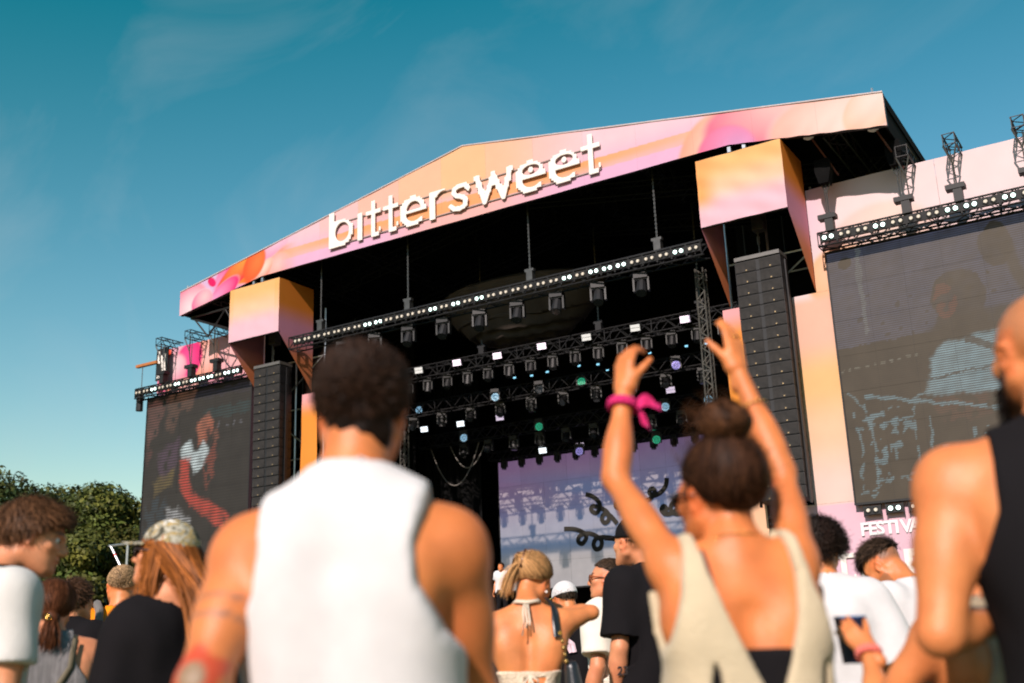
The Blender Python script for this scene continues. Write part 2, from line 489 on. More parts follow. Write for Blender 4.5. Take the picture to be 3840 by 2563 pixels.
# ---------------------------------------------------------------- printed cubes hiding the speaker hangs
def cube_print(X, Z):
    t = sstep(13.5, 11.5, Z)
    c = mixc(np.broadcast_to(ink(255, 184, 116), X.shape + (3,)), ink(255, 196, 158), sstep(0., .45, t))
    c = mixc(c, ink(247, 188, 196), sstep(.4, .85, t))
    g = np.abs(np.abs(X) - 8.6)
    c = mixc(c, ink(255, 172, 96), (g > .95) * .45 * (1 - t)) if X[0, 0] < 0 else mixc(c, ink(255, 168, 100), sstep(8.1, 7.5, X) * (1 - sstep(.55, .95, t)))
    return c
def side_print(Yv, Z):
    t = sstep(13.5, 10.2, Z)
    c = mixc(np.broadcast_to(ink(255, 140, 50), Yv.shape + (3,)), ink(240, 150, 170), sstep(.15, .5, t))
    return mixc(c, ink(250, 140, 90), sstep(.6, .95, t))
def speaker_cube(s, label):
    t = empty('fabric_cube', (s * 8.59, 0, 11.5), 0, label, 'banner', 'printed cubes under the roof wings')
    x0, x1, z0, z1 = 7.44, 9.74, 11.57, 13.43
    xs = np.linspace(x0, x1, 60) * s if s > 0 else np.linspace(-x1, -x0, 60)
    def rip(X, Z):
        return .014 * np.sin(X * 6 + Z * 9) * np.sin(X * 2 - Z * 3) * (1 if s > 0 else .3)
    o = sheet('front_panel', xs, np.linspace(z0, z1, 50), -.06, cube_print, M['print'], None, ripple=rip)
    o.parent = t; o.matrix_parent_inverse = Matrix.Translation((-s * 8.59, 0, -11.5))
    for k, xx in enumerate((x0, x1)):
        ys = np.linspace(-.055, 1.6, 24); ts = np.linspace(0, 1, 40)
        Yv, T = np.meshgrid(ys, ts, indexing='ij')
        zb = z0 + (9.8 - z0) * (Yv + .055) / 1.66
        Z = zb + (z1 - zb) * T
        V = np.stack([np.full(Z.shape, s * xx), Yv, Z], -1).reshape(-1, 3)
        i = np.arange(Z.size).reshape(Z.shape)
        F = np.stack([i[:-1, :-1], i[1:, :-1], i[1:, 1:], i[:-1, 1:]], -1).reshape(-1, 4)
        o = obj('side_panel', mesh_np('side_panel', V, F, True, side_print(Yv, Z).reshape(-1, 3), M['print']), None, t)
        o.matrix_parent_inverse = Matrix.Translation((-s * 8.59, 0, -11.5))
    m = MB()
    for a in (x0 + .04, x1 - .04):
        m.tube((s * a, 0, z1 - .02), (s * a, 1.55, z1 - .02), .035); m.tube((s * a, 0, z0), (s * a, 0, z1), .03)
    m.tube((s * x0, -.02, z1), (s * x1, -.02, z1), .03); m.tube((s * x0, 0, z0), (s * x1, 0, z0), .025)
    m.box((s * 8.59, .8, z1 - .25), (2.2, 1.5, .04))
    o = m.build('frame', M['truss'], t); o.matrix_parent_inverse = Matrix.Translation((-s * 8.59, 0, -11.5))
    for a in (8.35, 8.75):
        o = MB().box((s * a, .1, z1 + .08), (.09, .12, .26)).build('hanger', M['alu'], t); o.matrix_parent_inverse = Matrix.Translation((-s * 8.59, 0, -11.5))
    return t
speaker_cube(-1, 'smaller-looking orange to pink printed cube under the left roof wing')
speaker_cube(1, 'big orange to pink printed cube under the right roof wing')

# ---------------------------------------------------------------- line arrays
def line_array(s, label):
    t = empty('line_array', (s * 8.6, .62, 4.4), 0, label, 'speaker', 'main speaker hangs')
    n, hgt, w = 20, .305, 1.2
    body = MB().box((0, .3, hgt / 2), (w, .55, hgt - .012))
    body.prism([(-.6, .003), (.6, .003), (.6, hgt - .009), (-.6, hgt - .009)], .03, .04)
    bm_ = body.mesh('cabinet', M['black'])
    gr = MB()
    gr.prism([(-.585, .018), (-.05, .018), (-.05, hgt - .022), (-.585, hgt - .022)], .012, .028)
    g1 = gr.mesh('grille', mat('speaker_grille', (.014, .0125, .0115), .8, 0, .6, 7))
    dot = MB(); dot.box((-.3, .006, .05), (.035, .012, .03))
    d1 = dot.mesh('badge', mat('brass_badge', (.35, .25, .13), .4, .5))
    rr = random.Random(3 + s)
    for i in range(n):
        z = 6.27 - (i + 1) * (hgt + .003)
        tilt = -.004 * i
        c = obj('cabinet', bm_, None, t, (0, .004 * i, z), (tilt, 0, 0))
        for q in (0, 1):
            g = obj('grille', g1, None, c, (q * .635, 0, 0)); obj('badge', d1, None, c, (q * .635, 0, 0))
    m = MB().box((0, .3, 6.34), (1.2, .62, .1)); m.build('top_frame', mat('grey_bumper_frame', (.12, .115, .11), .5, .4), t)
    m = MB(); m.tube((0, .3, 6.4), (0, .3, 7.6), .02); m.tube((0, .3, 6.75), (0, .3, 6.95), .045)
    m.build('chain', M['steel'], t)
    m = MB().box((.05, .3, 7.35), (.3, .3, .5)); m.tube((-.12, .1, 7.65), (-.12, .1, 7.8), .06); m.tube((.12, .1, 7.65), (.12, .1, 7.8), .06)
    m.build('hoist', M['steel'], t)
    for q in (-.63, .63):
        MB().box((q, .35, 3.1), (.035, .12, 6.2)).build('side_rail', M['truss'], t)
line_array(-1, 'tall black speaker array hanging beside the left video screen')
line_array(1, 'tall black speaker array hanging under the right printed cube')

# scaffold towers behind the arrays
def scaffold(s, label):
    t = empty('scaffold_tower', (s * 8.5, 2.6, 0), 0, label, 'scaffold', 'scaffold towers behind the speakers')
    for x in (-1.15, 0, 1.3):
        for y in (-.65, .9):
            MB().tube((x, y, 0), (x, y, 12.8), .035).build('standard', M['alu'] if y < 0 else M['truss'], t)
    for k in range(7):
        z = .8 + k * 1.72
        for y in (-.65, .9): MB().tube((-1.2, y, z), (1.35, y, z), .03).build('ledger', M['alu'], t)
    m = MB()
    for k in range(6):
        z = .8 + k * 1.72; f = 1 if k % 2 else -1
        m.tube((-1.15 * f, -.7, z), (1.3 * f, -.7, z + 1.72), .028)
    m.build('diagonal', M['alu'], t)
    for k in range(3):
        z = 5.96 + k * 1.72
        MB().tube((.5, -.655, z), (.62, -.655, z), .036).build('marker', M['red'], t)
    MB().box((0, 1.05, 6.4), (2.9, .04, 12.8)).build('scrim', M['drape'], t)
scaffold(-1, 'tube scaffold tower behind the left speaker array')
scaffold(1, 'tube scaffold tower behind the right speaker array')

# ---------------------------------------------------------------- printed walls either side
def wall_print_right(X, Z):
    c = np.zeros(X.shape + (3,)); c[:] = ink(253, 214, 210)
    c = mixc(c, ink(240, 190, 205), sstep(10.6, 9.8, X) * sstep(10., 12, Z) * .7)
    c = petal(c, X, Z, 11.4, 10.6, 1.7, 1.35, .3, ink(255, 214, 196), ink(255, 196, 190), rim=ink(255, 220, 214))
    c = petal(c, X, Z, 10.4, 10.1, 1.0, .9, .3, ink(255, 200, 170), ink(255, 180, 130), rim=ink(255, 196, 160))
    s = mixc(np.broadcast_to(ink(250, 186, 160), c.shape), ink(255, 190, 130), sstep(8.6, 7.6, Z))
    s = mixc(s, ink(255, 198, 160), sstep(7.4, 6.2, Z)); s = mixc(s, ink(252, 206, 190), sstep(6.2, 4.8, Z))
    k = (X < 10.2) & (Z < 9.9)
    k2 = sstep(9.8, 9.5, Z) * (X < 10.2)
    c = mixc(c, s, k2)
    low = ink(246, 190, 200)
    c[Z < 4.4] = low
    return c
def wall_print_left(X, Z):
    c = np.zeros(X.shape + (3,)); c[:] = ink(246, 176, 190)
    c = petal(c, X, Z, -11.1, 11.7, 1.9, 1.2, .2, ink(255, 190, 180), ink(250, 160, 175))
    c = petal(c, X, Z, -12.9, 12.0, .9, 1.1, -.5, ink(255, 190, 180), ink(255, 120, 50), rim=ink(255, 140, 60))
    c = petal(c, X, Z, -13.7, 11.9, 1.0, .75, .9, ink(245, 90, 150), ink(236, 36, 110), dx=-.3)
    c = petal(c, X, Z, -14.6, 11.6, 1.0, .8, .5, ink(255, 206, 206), ink(240, 60, 120), rim=ink(255, 180, 170))
    c = petal(c, X, Z, -13.9, 10.8, 1.1, .6, .1, ink(255, 190, 180), ink(255, 130, 90), rim=ink(255, 210, 190))
    c = petal(c, X, Z, -15.2, 12.4, .7, .4, .1, ink(255, 90, 50), ink(250, 60, 40))
    c[Z < 4.4] = ink(250, 206, 212)
    return c
def side_wall(s, label):
    t = empty('printed_wall', (s * 13, 1.65, 0), 0, label, 'wall')
    inv = Matrix.Translation((-s * 13, -1.65, 0))
    pr = wall_print_right if s > 0 else wall_print_left
    rip = lambda X, Z: .012 * np.sin(X * 1.7 + Z * .9) + .008 * np.sin(X * 5.1 - Z * 3.3)
    outer = 19.5 if s > 0 else 15.3
    for (a, b, z0, z1) in ((9.74, outer, 9.78, 12.6), (9.09, outer, 4.42, 9.776), (8.55, outer, .05, 4.416), (7.2, 7.9, .05, 9.78)):
        n = max(1, int(round((b - a) / 2.8)))
        for i in range(n):
            x0, x1 = a + (b - a) * i / n, a + (b - a) * (i + 1) / n - (.006 if i < n - 1 else 0)
            xs = np.linspace(x0, x1, max(6, int((x1 - x0) / .06)))
            xs = xs if s > 0 else -xs[::-1]
            if a == 7.2:
                def p2(X, Z):
                    c = mixc(np.broadcast_to(ink(255, 150, 60), X.shape + (3,)), ink(250, 170, 170), sstep(9., 9.7, Z))
                    return mixc(c, ink(255, 190, 150), sstep(6, 4.5, Z))
                o = sheet('wall_panel', xs, np.linspace(z0, z1, 60), 1.6, p2, M['print'], t, ripple=rip)
            else:
                o = sheet('wall_panel', xs, np.linspace(z0, z1, max(8, int((z1 - z0) / .06))), 1.65, pr, M['print'], t, ripple=rip)
            o.matrix_parent_inverse = inv
    m = MB()
    for x in np.linspace(10.2, outer - .1, 5):
        m.tube((s * x, 1.8, 0), (s * x, 1.8, 12.55), .04); m.tube((s * x, 1.8, 11.5), (s * x, 4.2, .0), .04)
    for z in (2, 4.3, 6.5, 8.7, 10.9, 12.5): m.tube((s * 9.8, 1.8, z), (s * outer, 1.8, z), .04)
    o = m.build('wall_frame', M['truss'], t); o.matrix_parent_inverse = inv
side_wall(1, 'pale pink printed wall around the right video screen')
side_wall(-1, 'pink and magenta printed wall above the left video screen')

# ================================================================ voxel surfaces
def surface_nets(F, ax):
    xs, ys, zs = [np.asarray(a, np.float64) for a in ax]
    S = F < 0
    n = [k - 1 for k in F.shape]
    cnt = np.zeros(n, np.int8)
    offs = [(i, j, k) for i in (0, 1) for j in (0, 1) for k in (0, 1)]
    for (i, j, k) in offs: cnt += S[i:i + n[0], j:j + n[1], k:k + n[2]]
    act = (cnt > 0) & (cnt < 8)
    ci = np.argwhere(act)
    idx = np.full(n, -1, np.int32); idx[act] = np.arange(len(ci))
    A, B, Cc = ci[:, 0], ci[:, 1], ci[:, 2]
    val = {o: F[A + o[0], B + o[1], Cc + o[2]].astype(np.float64) for o in offs}
    acc = np.zeros((len(ci), 3)); num = np.zeros(len(ci))
    for o in offs:
        for d in range(3):
            if o[d]: continue
            p = list(o); p[d] = 1; p = tuple(p)
            a, b = val[o], val[p]
            m = (a < 0) != (b < 0)
            t = np.where(m, a / np.where(m, a - b, 1), 0)
            q = np.zeros((len(ci), 3)); q[:] = o; q[:, d] = t
            acc[m] += q[m]; num[m] += 1
    u = acc / num[:, None]
    V = np.stack([xs[A] + u[:, 0] * (xs[A + 1] - xs[A]), ys[B] + u[:, 1] * (ys[B + 1] - ys[B]), zs[Cc] + u[:, 2] * (zs[Cc + 1] - zs[Cc])], 1)
    Q = []
    for d in range(3):
        sl0 = [slice(None)] * 3; sl1 = [slice(None)] * 3
        sl0[d] = slice(0, -1); sl1[d] = slice(1, None)
        ch = S[tuple(sl0)] != S[tuple(sl1)]
        e, f = [k for k in range(3) if k != d]
        ch_in = ch.copy()
        z = [slice(None)] * 3
        for q in (e, f):
            z = [slice(None)] * 3; z[q] = 0; ch_in[tuple(z)] = False
            z = [slice(None)] * 3; z[q] = -1; ch_in[tuple(z)] = False
        P = np.argwhere(ch_in)
        ins = S[P[:, 0], P[:, 1], P[:, 2]]
        def g(de, df):
            R = P.copy(); R[:, e] += de; R[:, f] += df
            return idx[R[:, 0], R[:, 1], R[:, 2]]
        q = np.stack([g(-1, -1), g(0, -1), g(0, 0), g(-1, 0)], 1)
        flip = ins if d != 1 else ~ins
        q[~flip] = q[~flip][:, ::-1]
        Q.append(q)
    return V, np.concatenate(Q)

# ---------------------------------------------------------------- letters
U = .078
def pixl(v): return (np.floor(v / U) + .5) * U
def rect(X, Z, x0, x1, z0, z1):
    return np.maximum(np.maximum(x0 - X, X - x1), np.maximum(z0 - Z, Z - z1))
def elp(X, Z, cx, cz, rx, rz): return (np.hypot((X - cx) / rx, (Z - cz) / rz) - 1) * min(rx, rz)
def glyph(ch, X, Z):
    PX, PZ = pixl(X), pixl(Z)
    if ch == 'b':
        o = np.minimum(rect(PX, PZ, 0, .235, 0, 1.29), elp(PX, PZ, .5, .47, .54, .5))
        return np.maximum(o, -elp(X, Z, .57, .5, .27, .3)), 1.04
    if ch == 'i': return rect(X, Z, 0, .235, 0, .98), .235
    if ch == 't':
        o = np.minimum(np.minimum(rect(PX, PZ, .19, .43, .06, 1.30), rect(PX, PZ, 0, .62, .74, .95)), rect(PX, PZ, .22, .55, 0, .2))
        o = np.minimum(o, rect(PX, PZ, .5, .66, .1, .3))
        return o, .64
    if ch in 'eE':
        o = np.minimum(elp(PX, PZ, .48, .49, .53, .52), rect(PX, PZ, .5, .98, .45, .83))
        top = np.maximum(elp(X, Z, .52, .54, .25, .25), .56 - Z)
        if ch == 'E': top = np.maximum(elp(X, Z, .52, .7, .25, .13), -elp(X, Z, .52, .7, .105, .115))
        bot = np.maximum(elp(X, Z, .55, .42, .3, .24), Z - .42)
        bot = np.minimum(bot, np.maximum(rect(X, Z, .6, 1.2, .26, .42), elp(X, Z, .55, .42, 1.5, .26)))
        return np.maximum(np.maximum(o, -top), -bot), .98
    if ch == 'r':
        o = np.minimum(rect(PX, PZ, 0, .235, 0, .98), rect(PX, PZ, .22, .62, .7, .98))
        return np.maximum(o, -np.maximum(elp(X, Z, .56, .55, .3, .3), X - .85)), .62
    if ch == 's':
        pts = [(.74, .72), (.62, .86), (.42, .86), (.24, .8), (.2, .68), (.3, .57), (.55, .47), (.66, .36), (.62, .2), (.42, .12), (.22, .16), (.1, .27)]
        return np.minimum(segdist(PX, PZ, pts) - .085, segdist(X, Z, pts) - .095), .86
    if ch == 'w':
        pts = [(.12, .95), (.38, .1), (.71, .9), (1.04, .1), (1.3, .95)]
        return np.minimum(segdist(X, Z, pts) - .10, np.maximum(segdist(PX, PZ, pts) - .115, .35 - Z)), 1.42
LETTER_CACHE = {}
def letter_mesh(ch, depth=.022, h=.0125):
    key = (ch, depth)
    if key in LETTER_CACHE: return LETTER_CACHE[key]
    xs = np.arange(-.1, 1.6, h); zs = np.arange(-.1, 1.42, h)
    X, Z = np.meshgrid(xs, zs, indexing='ij')
    F2, w = glyph(ch, X, Z)
    F2 = F2 + .019
    xs = xs[xs < w + .12]; F2 = F2[:len(xs)]
    ys = np.array([-depth * 1.5, -depth * .5, depth * .5, depth * 1.5])
    F = np.maximum(F2[:, None, :], (np.abs(ys) - depth)[None, :, None] * .3)
    V, Q = surface_nets(F, (xs, ys, zs))
    me = mesh_np('letter', V, Q, False, None, M['white'])
    LETTER_CACHE[key] = me
    return me
def sign():
    t = empty('letter_sign', (0, -.085, 13.88), 0, 'cut-out white letters reading bittersweet on the stage roof front', 'sign')
    for ch, x in zip('bitterswEEt', (-5.27, -4.08, -3.73, -3.03, -2.34, -1.22, -.51, .43, 1.91, 3.02, 4.08)):
        obj('letter', letter_mesh(ch), None, t, (x, 0, 0))
    rm = mat('dark_rail', (.25, .2, .18), .5)
    for z in (.12, .86):
        MB().box((-.28, .05, z), (9.9, .02, .03)).build('rail', rm, t)
    m = MB()
    for x in np.linspace(-4.9, 4.3, 9):
        for z in (.12, .86): m.tube((x, .055, z), (x, .1, z), .012)
    m.build('standoff', rm, t)
sign()

# lettering printed on the low wall: festival name and big letters
def text_mesh(s, size, depth=.003, material=None, bold=0.):
    cu = bpy.data.curves.new('text', 'FONT'); cu.body = s; cu.size = size; cu.extrude = depth; cu.offset = bold
    cu.resolution_u = 3
    o = bpy.data.objects.new('tmp', cu); COL.objects.link(o)
    dg = bpy.context.evaluated_depsgraph_get(); dg.update()
    me = bpy.data.meshes.new_from_object(o.evaluated_get(dg))
    bpy.data.objects.remove(o)
    if material: me.materials.append(material)
    return me
WHP = mat('pale_print', (.66, .65, .66), .7, 0, .03)
def wall_letters():
    t = empty('wall_lettering', (10, 1.6, 3), 0, 'pale FESTIVAL and big bittersweet lettering printed on the low pink wall', 'lettering')
    for i, c in enumerate('FESTIVAL'):
        me = text_mesh(c, .42, .002, WHP, .012)
        obj('letter', me, None, t, (.13 + i * .188 + (.05 if c == 'I' else 0), 0.02, .58), (math.pi / 2, 0, 0))
    x = -2.75
    for ch, w in zip('bittersweet', (1.19, .38, .72, .72, 1.12, .74, .98, 1.56, 1.12, 1.12, .7)):
        o = obj('letter', letter_mesh(ch, .004), None, t, (x, 0.015, -.55)); o.scale = (.92, 1, .8)
        x += w * .92
wall_letters()

# ================================================================ video screens
def led_mat(name, pitch, base, estr, spec=.25):
    m = bpy.data.materials.new(name); m.use_nodes = True
    t = m.node_tree; nn, ll = t.nodes, t.links
    p = nn['Principled BSDF']
    p.inputs['Roughness'].default_value = .6; p.inputs['Specular IOR Level'].default_value = spec
    co = nn.new('ShaderNodeTexCoord')
    w = nn.new('ShaderNodeTexWave'); w.wave_type = 'BANDS'; w.bands_direction = 'Z'
    w.inputs['Scale'].default_value = 1 / pitch * .314159 ; w.inputs['Distortion'].default_value = 0
    ll.new(co.outputs['Object'], w.inputs['Vector'])
    at = nn.new('ShaderNodeAttribute'); at.attribute_name = 'Col'
    mr = nn.new('ShaderNodeMapRange'); mr.inputs[1].default_value = .25; mr.inputs[2].default_value = .8
    mr.inputs[3].default_value = .25 if pitch > .02 else .8; mr.inputs[4].default_value = 1.1
    ll.new(w.outputs['Fac'], mr.inputs[0])
    mx = nn.new('ShaderNodeMix'); mx.data_type = 'RGBA'; mx.blend_type = 'MULTIPLY'; mx.inputs['Factor'].default_value = 1
    ll.new(at.outputs['Color'], mx.inputs['A']); ll.new(mr.outputs[0], mx.inputs['B'])
    ll.new(mx.outputs['Result'], p.inputs['Emission Color']); p.inputs['Emission Strength'].default_value = estr
    n = nn.new('ShaderNodeTexNoise'); n.inputs['Scale'].default_value = 1.7; n.inputs['Detail'].default_value = 6
    ll.new(co.outputs['Object'], n.inputs['Vector'])
    cr = nn.new('ShaderNodeMapRange'); cr.inputs[3].default_value = .7; cr.inputs[4].default_value = 1.3
    ll.new(n.outputs['Fac'], cr.inputs[0])
    m2 = nn.new('ShaderNodeMix'); m2.data_type = 'RGBA'; m2.blend_type = 'MULTIPLY'; m2.inputs['Factor'].default_value = 1
    m2.inputs['A'].default_value = (*base, 1); ll.new(cr.outputs[0], m2.inputs['B'])
    ll.new(m2.outputs['Result'], p.inputs['Base Color'])
    return m

def polysd(pts):
    def f(X, Z):
        X, Z = np.broadcast_arrays(X, Z)
        d = segdist(X, Z, list(pts) + [pts[0]])
        return np.where(inpoly(X, Z, pts), -d, d).astype(np.float32)
    return f

def video_screen(name, x0, x1, z0, z1, y, nx, nz, cell, paint, material, label):
    t = empty(name, ((x0 + x1) / 2, y, z0), 0, label, 'screen', None)
    cx = (x0 + x1) / 2
    dx, dz = (x1 - x0) / nx, (z1 - z0) / nz
    rr = random.Random(5)
    for i in range(nx):
        for j in range(nz):
            a, b = x0 + i * dx, x0 + (i + 1) * dx - .004
            c, d = z0 + j * dz, z0 + (j + 1) * dz - .004
            k = int(round(dx / cell)); l = int(round(dz / cell))
            xs = np.linspace(a, b, k + 1); zs = np.linspace(c, d, l + 1)
            X, Z = np.meshgrid(xs, zs, indexing='ij')
            C = paint(X, Z) * rr.uniform(.92, 1.06)
            yo = rr.uniform(-.002, .002)
            V = np.stack([X - cx, np.full(X.shape, yo), Z - z0], -1).reshape(-1, 3)
            q = np.arange(X.size).reshape(X.shape)
            F = np.stack([q[:-1, :-1], q[1:, :-1], q[1:, 1:], q[:-1, 1:]], -1).reshape(-1, 4)
            obj('led_panel', mesh_np('led_panel', V, F, False, C.reshape(-1, 3), material), None, t)
    w, h = x1 - x0, z1 - z0
    m = MB().box((0, .06, h / 2), (w - .01, .1, h - .01))
    m.build('back_case', M['black'], t)
    m = MB()
    for s in (-1, 1): m.box((s * (w / 2 + .02), .04, h / 2), (.035, .12, h))
    m.box((0, .04, -.03), (w + .08, .14, .05)); m.box((0, .04, h + .03), (w + .08, .12, .045))
    m.build('frame', M['black'], t)
    return t
def vnoise(X, Z, f, seed=0):
    r = np.random.default_rng(seed); o = np.zeros(X.shape)
    for k in range(9):
        a = r.uniform(0, 6.28); b = r.uniform(.5, 1.6) * f; o += np.sin(b * (X * math.cos(a) + Z * math.sin(a)) + r.uniform(0, 6.28))
    return o / 4.5
def lin(r, g, b): return s2l((r, g, b))

# left screen: a woman in a white vest, red-lit arms; s,t are fractions of the screen from its top left
def left_picture(X, Z):
    S = (X + 15.54) / 5.39; T = (10.75 - Z) / 6.4
    S = S + .014 * vnoise(X, Z, 9, 21) + .006 * vnoise(X, Z, 30, 22); T = T + .012 * vnoise(X, Z, 9, 23) + .006 * vnoise(X, Z, 30, 24)
    C = np.zeros(X.shape + (3,)); C[:] = lin(20, 17, 15)
    P = lambda pts: sstep(.016, -.016, polysd(pts)(S, T))
    n = vnoise(X, Z, 14, 3)
    def put(mask, c, a=1.):
        m = (np.asarray(mask, float) * a * (.8 + .25 * n).clip(0, 1))[..., None]
        C[:] = C * (1 - m) + np.asarray(c) * m
    put((T > .02) & (T < .07) & (S > .4), lin(34, 30, 44), .8)
    put((T > .13) & (T < .19) & (S > .55), lin(20, 52, 54), .8)
    put(P([(0, .02), (.22, .02), (.1, .22), (.02, .3)]) * (n > -.6), lin(92, 58, 52))
    put(P([(.22, .0), (.48, .0), (.46, .1), (.33, .12), (.28, .22), (.2, .2)]) * (n > -.7), lin(84, 56, 44))
    put(P([(.0, .33), (.06, .3), (.05, .4)]), lin(80, 44, 40))
    put(P([(.12, .34), (.34, .26), (.36, .36), (.3, .46), (.2, .5), (.14, .44)]) * (n > -.8), lin(66, 46, 64))
    put(P([(.08, .5), (.3, .44), (.3, .52), (.12, .58)]), lin(92, 76, 40))
    put(P([(.02, .62), (.2, .58), (.26, .64), (.22, .98), (.02, .98)]) * (n > -.4), lin(34, 48, 56))
    put(P([(.34, .19), (.44, .14), (.58, .14), (.6, .2), (.52, .25), (.5, .34), (.42, .35), (.36, .3)]), lin(22, 18, 15))
    put(P([(.5, .2), (.62, .15), (.66, .2), (.64, .28), (.58, .33), (.52, .32)]) * (n > -.8), lin(156, 88, 64))
    put(P([(.58, .25), (.64, .2), (.65, .24), (.6, .32)]), lin(140, 70, 50), .6)
    put(P([(.36, .33), (.44, .29), (.47, .36), (.53, .36), (.57, .3), (.62, .36), (.58, .46), (.5, .48), (.46, .42), (.38, .4)]), lin(196, 208, 208))
    put(P([(.36, .4), (.45, .38), (.44, .5), (.5, .6), (.68, .66), (.84, .74), (.83, .78), (.78, .75), (.81, .82), (.75, .8), (.64, .74), (.46, .66), (.37, .56)]), lin(176, 60, 44))
    put(P([(.39, .41), (.43, .4), (.43, .52), (.5, .62), (.66, .68), (.64, .71), (.46, .64), (.39, .54)]), lin(184, 52, 40), .8)
    put(P([(.58, .44), (.66, .32), (.7, .34), (.68, .5), (.62, .58), (.58, .52)]) * (n > -.5), lin(120, 54, 40))
    put(P([(.66, .27), (.7, .24), (.72, .3), (.68, .34)]), lin(120, 70, 54))
    put(P([(.24, .66), (.36, .66), (.48, .74), (.46, .77), (.3, .76), (.24, .72)]), lin(150, 150, 150))
    put(P([(.22, .78), (.48, .78), (.54, .98), (.2, .98)]) * (n > -.2), lin(74, 56, 48))
    d = (np.sin(S * 90) > .6) & (T > .23) & (T < .25) & (S > .68) & (S < .95)
    put(d, lin(80, 80, 86))
    return C
M['led_l'] = led_mat('led_screen', .1, (.02, .018, .016), .9)
video_screen('video_screen', -15.54, -10.15, 4.34, 10.74, 1.47, 6, 7, .045, left_picture, M['led_l'],
             'dark video screen left of the stage showing a dancer with red-lit arms')

def right_picture(X, Z):
    S = (X - 10.15) / 5.39; T = (10.67 - Z) / 6.33
    S = S + .006 * vnoise(X, Z, 9, 31) + .004 * vnoise(X, Z, 30, 32); T = T + .005 * vnoise(X, Z, 9, 33) + .003 * vnoise(X, Z, 30, 34)
    C = np.zeros(X.shape + (3,)); C[:] = lin(26, 22, 17)
    n = vnoise(X, Z, 16, 5); n2 = vnoise(X, Z, 5, 8)
    P = lambda pts: sstep(.010, -.010, polysd(pts)(S, T))
    def put(mask, c, a=1.):
        m = (np.asarray(mask, float) * a * (.85 + .15 * n))[..., None]
        C[:] = C * (1 - m) + np.asarray(c) * m
    put((T < .40 - .02 * S) & (n2 > -1.4), lin(66, 72, 96))
    put((T < .40) & (n > .9) & (T > .2), lin(40, 42, 54))
    put((S > .13) & (S < .15) & (T < .36), lin(96, 104, 112))
    hd = np.hypot((S - .545) / .115, (T - .27) / .105) < 1
    put(P([(.3, .44), (.45, .36), (.5, .34), (.8, .33), (1.2, .36), (1.2, .52), (.9, .5), (.8, .45), (.6, .48), (.4, .5)]), lin(36, 31, 24))
    put(np.maximum(hd, P([(.46, .3), (.63, .3), (.66, .42), (.42, .42)])), lin(38, 32, 25))
    put((np.hypot((S - .49) / .05, (T - .28) / .07) < 1) & (n > -.2), lin(92, 44, 36))
    put(np.hypot((S - .73) / .065, (T - .1) / .09) < 1, lin(44, 38, 30))
    put(P([(.74, .1), (.79, .1), (.82, .22), (.9, .34), (.84, .35), (.78, .24)]), lin(44, 38, 30))
    put(P([(.4, .49), (.46, .44), (.95, .4), (1.2, .42), (1.2, .6), (.98, .68), (.78, .66), (.56, .64), (.36, .63)]), lin(128, 164, 176))
    put((segdist(S, T, [(.36, .57), (.9, .53), (1.2, .5)]) < .004), lin(40, 50, 54))
    put(segdist(S, T, [(.56, .44), (.7, .5), (.86, .58), (.84, .66), (.72, .74)]) < .014, lin(30, 27, 22))
    put(P([(.36, .64), (.6, .64), (.62, .72), (.44, .76)]) * (n > -.2), lin(70, 40, 32))
    put(P([(.62, .68), (.9, .66), (.92, .8), (.68, .86)]) * (n > -.1), lin(70, 80, 70))
    put(P([(.66, .64), (.84, .66), (.82, .72), (.66, .74)]), lin(60, 64, 96))
    st = lambda pts, w: segdist(S, T, pts) < w
    blu = lin(104, 140, 152)
    put(st([(.1, .6), (.3, .64), (.6, .7), (.85, .76)], .007) & (n > -.9), blu)
    for pts in ([(.03, .66), (.06, .8), (.04, .95)], [(.08, .62), (.12, .78), (.1, .95)], [(.3, .66), (.29, .92)], [(.2, .8), (.19, .92)], [(.05, .72), (.3, .7)],
                [(.1, .93), (.36, .9)], [(.36, .72), (.35, .96)], [(.02, .58), (.08, .64)], [(.2, .66), (.36, .62)], [(.08, .98), (.2, .9), (.36, .99)], [(.03, .97), (.14, .94)]):
        put(st(pts, .005) & (n > -.3), blu, .8)
    for (a, b, c, d) in ((.12, .7, .09, .06), (.13, .84, .05, .12), (.2, .76, .04, .12), (.27, .74, .05, .05), (.42, .84, .08, .03), (.56, .8, .06, .05)):
        put((np.abs(S - a) < c * .6) & (np.abs(T - b) < d * .55) & (n > .1), blu, .9)
    put((np.abs(T - (.49 - .06 * S)) < .006) & (S < .36) & (np.sin(S * 170) > .3), lin(110, 110, 100))
    return C
M['led_r'] = led_mat('led_screen_sunlit', .055, (.046, .037, .026), .6)
video_screen('video_screen', 10.15, 15.6, 4.34, 10.67, 1.47, 6, 7, .03, right_picture, M['led_r'],
             'big video screen right of the stage showing a drummer in pale blue shirt')

def back_picture(X, Z):
    S = (X + 5.5) / 11.; T = (8.2 - Z) / 4.84
    c = mixc(np.broadcast_to(lin(128, 98, 138), X.shape + (3,)), lin(98, 108, 150), sstep(.0, .55, T + .35 * S - .1))
    c = mixc(c, lin(84, 118, 150), sstep(.35, .7, T) * .6)
    n = vnoise(X * .5, Z * 2.2, 2.2, 11)
    c = mixc(c, lin(74, 112, 160), sstep(.1, .8, n) * .55 * sstep(.05, .3, T))
    c = mixc(c, lin(134, 134, 132), sstep(.66, .8, T) * .8)  # grey lower band: the wash of sunlight put into the picture colour
    return c * .9
M['led_b'] = led_mat('stage_led_wall', .012, (.16, .15, .148), .6)
video_screen('stage_screen', -5.5, 5.5, 3.36, 8.2, 10., 11, 5, .1, back_picture, M['led_b'],
             'wide video wall at the back of the stage with purple blue picture')
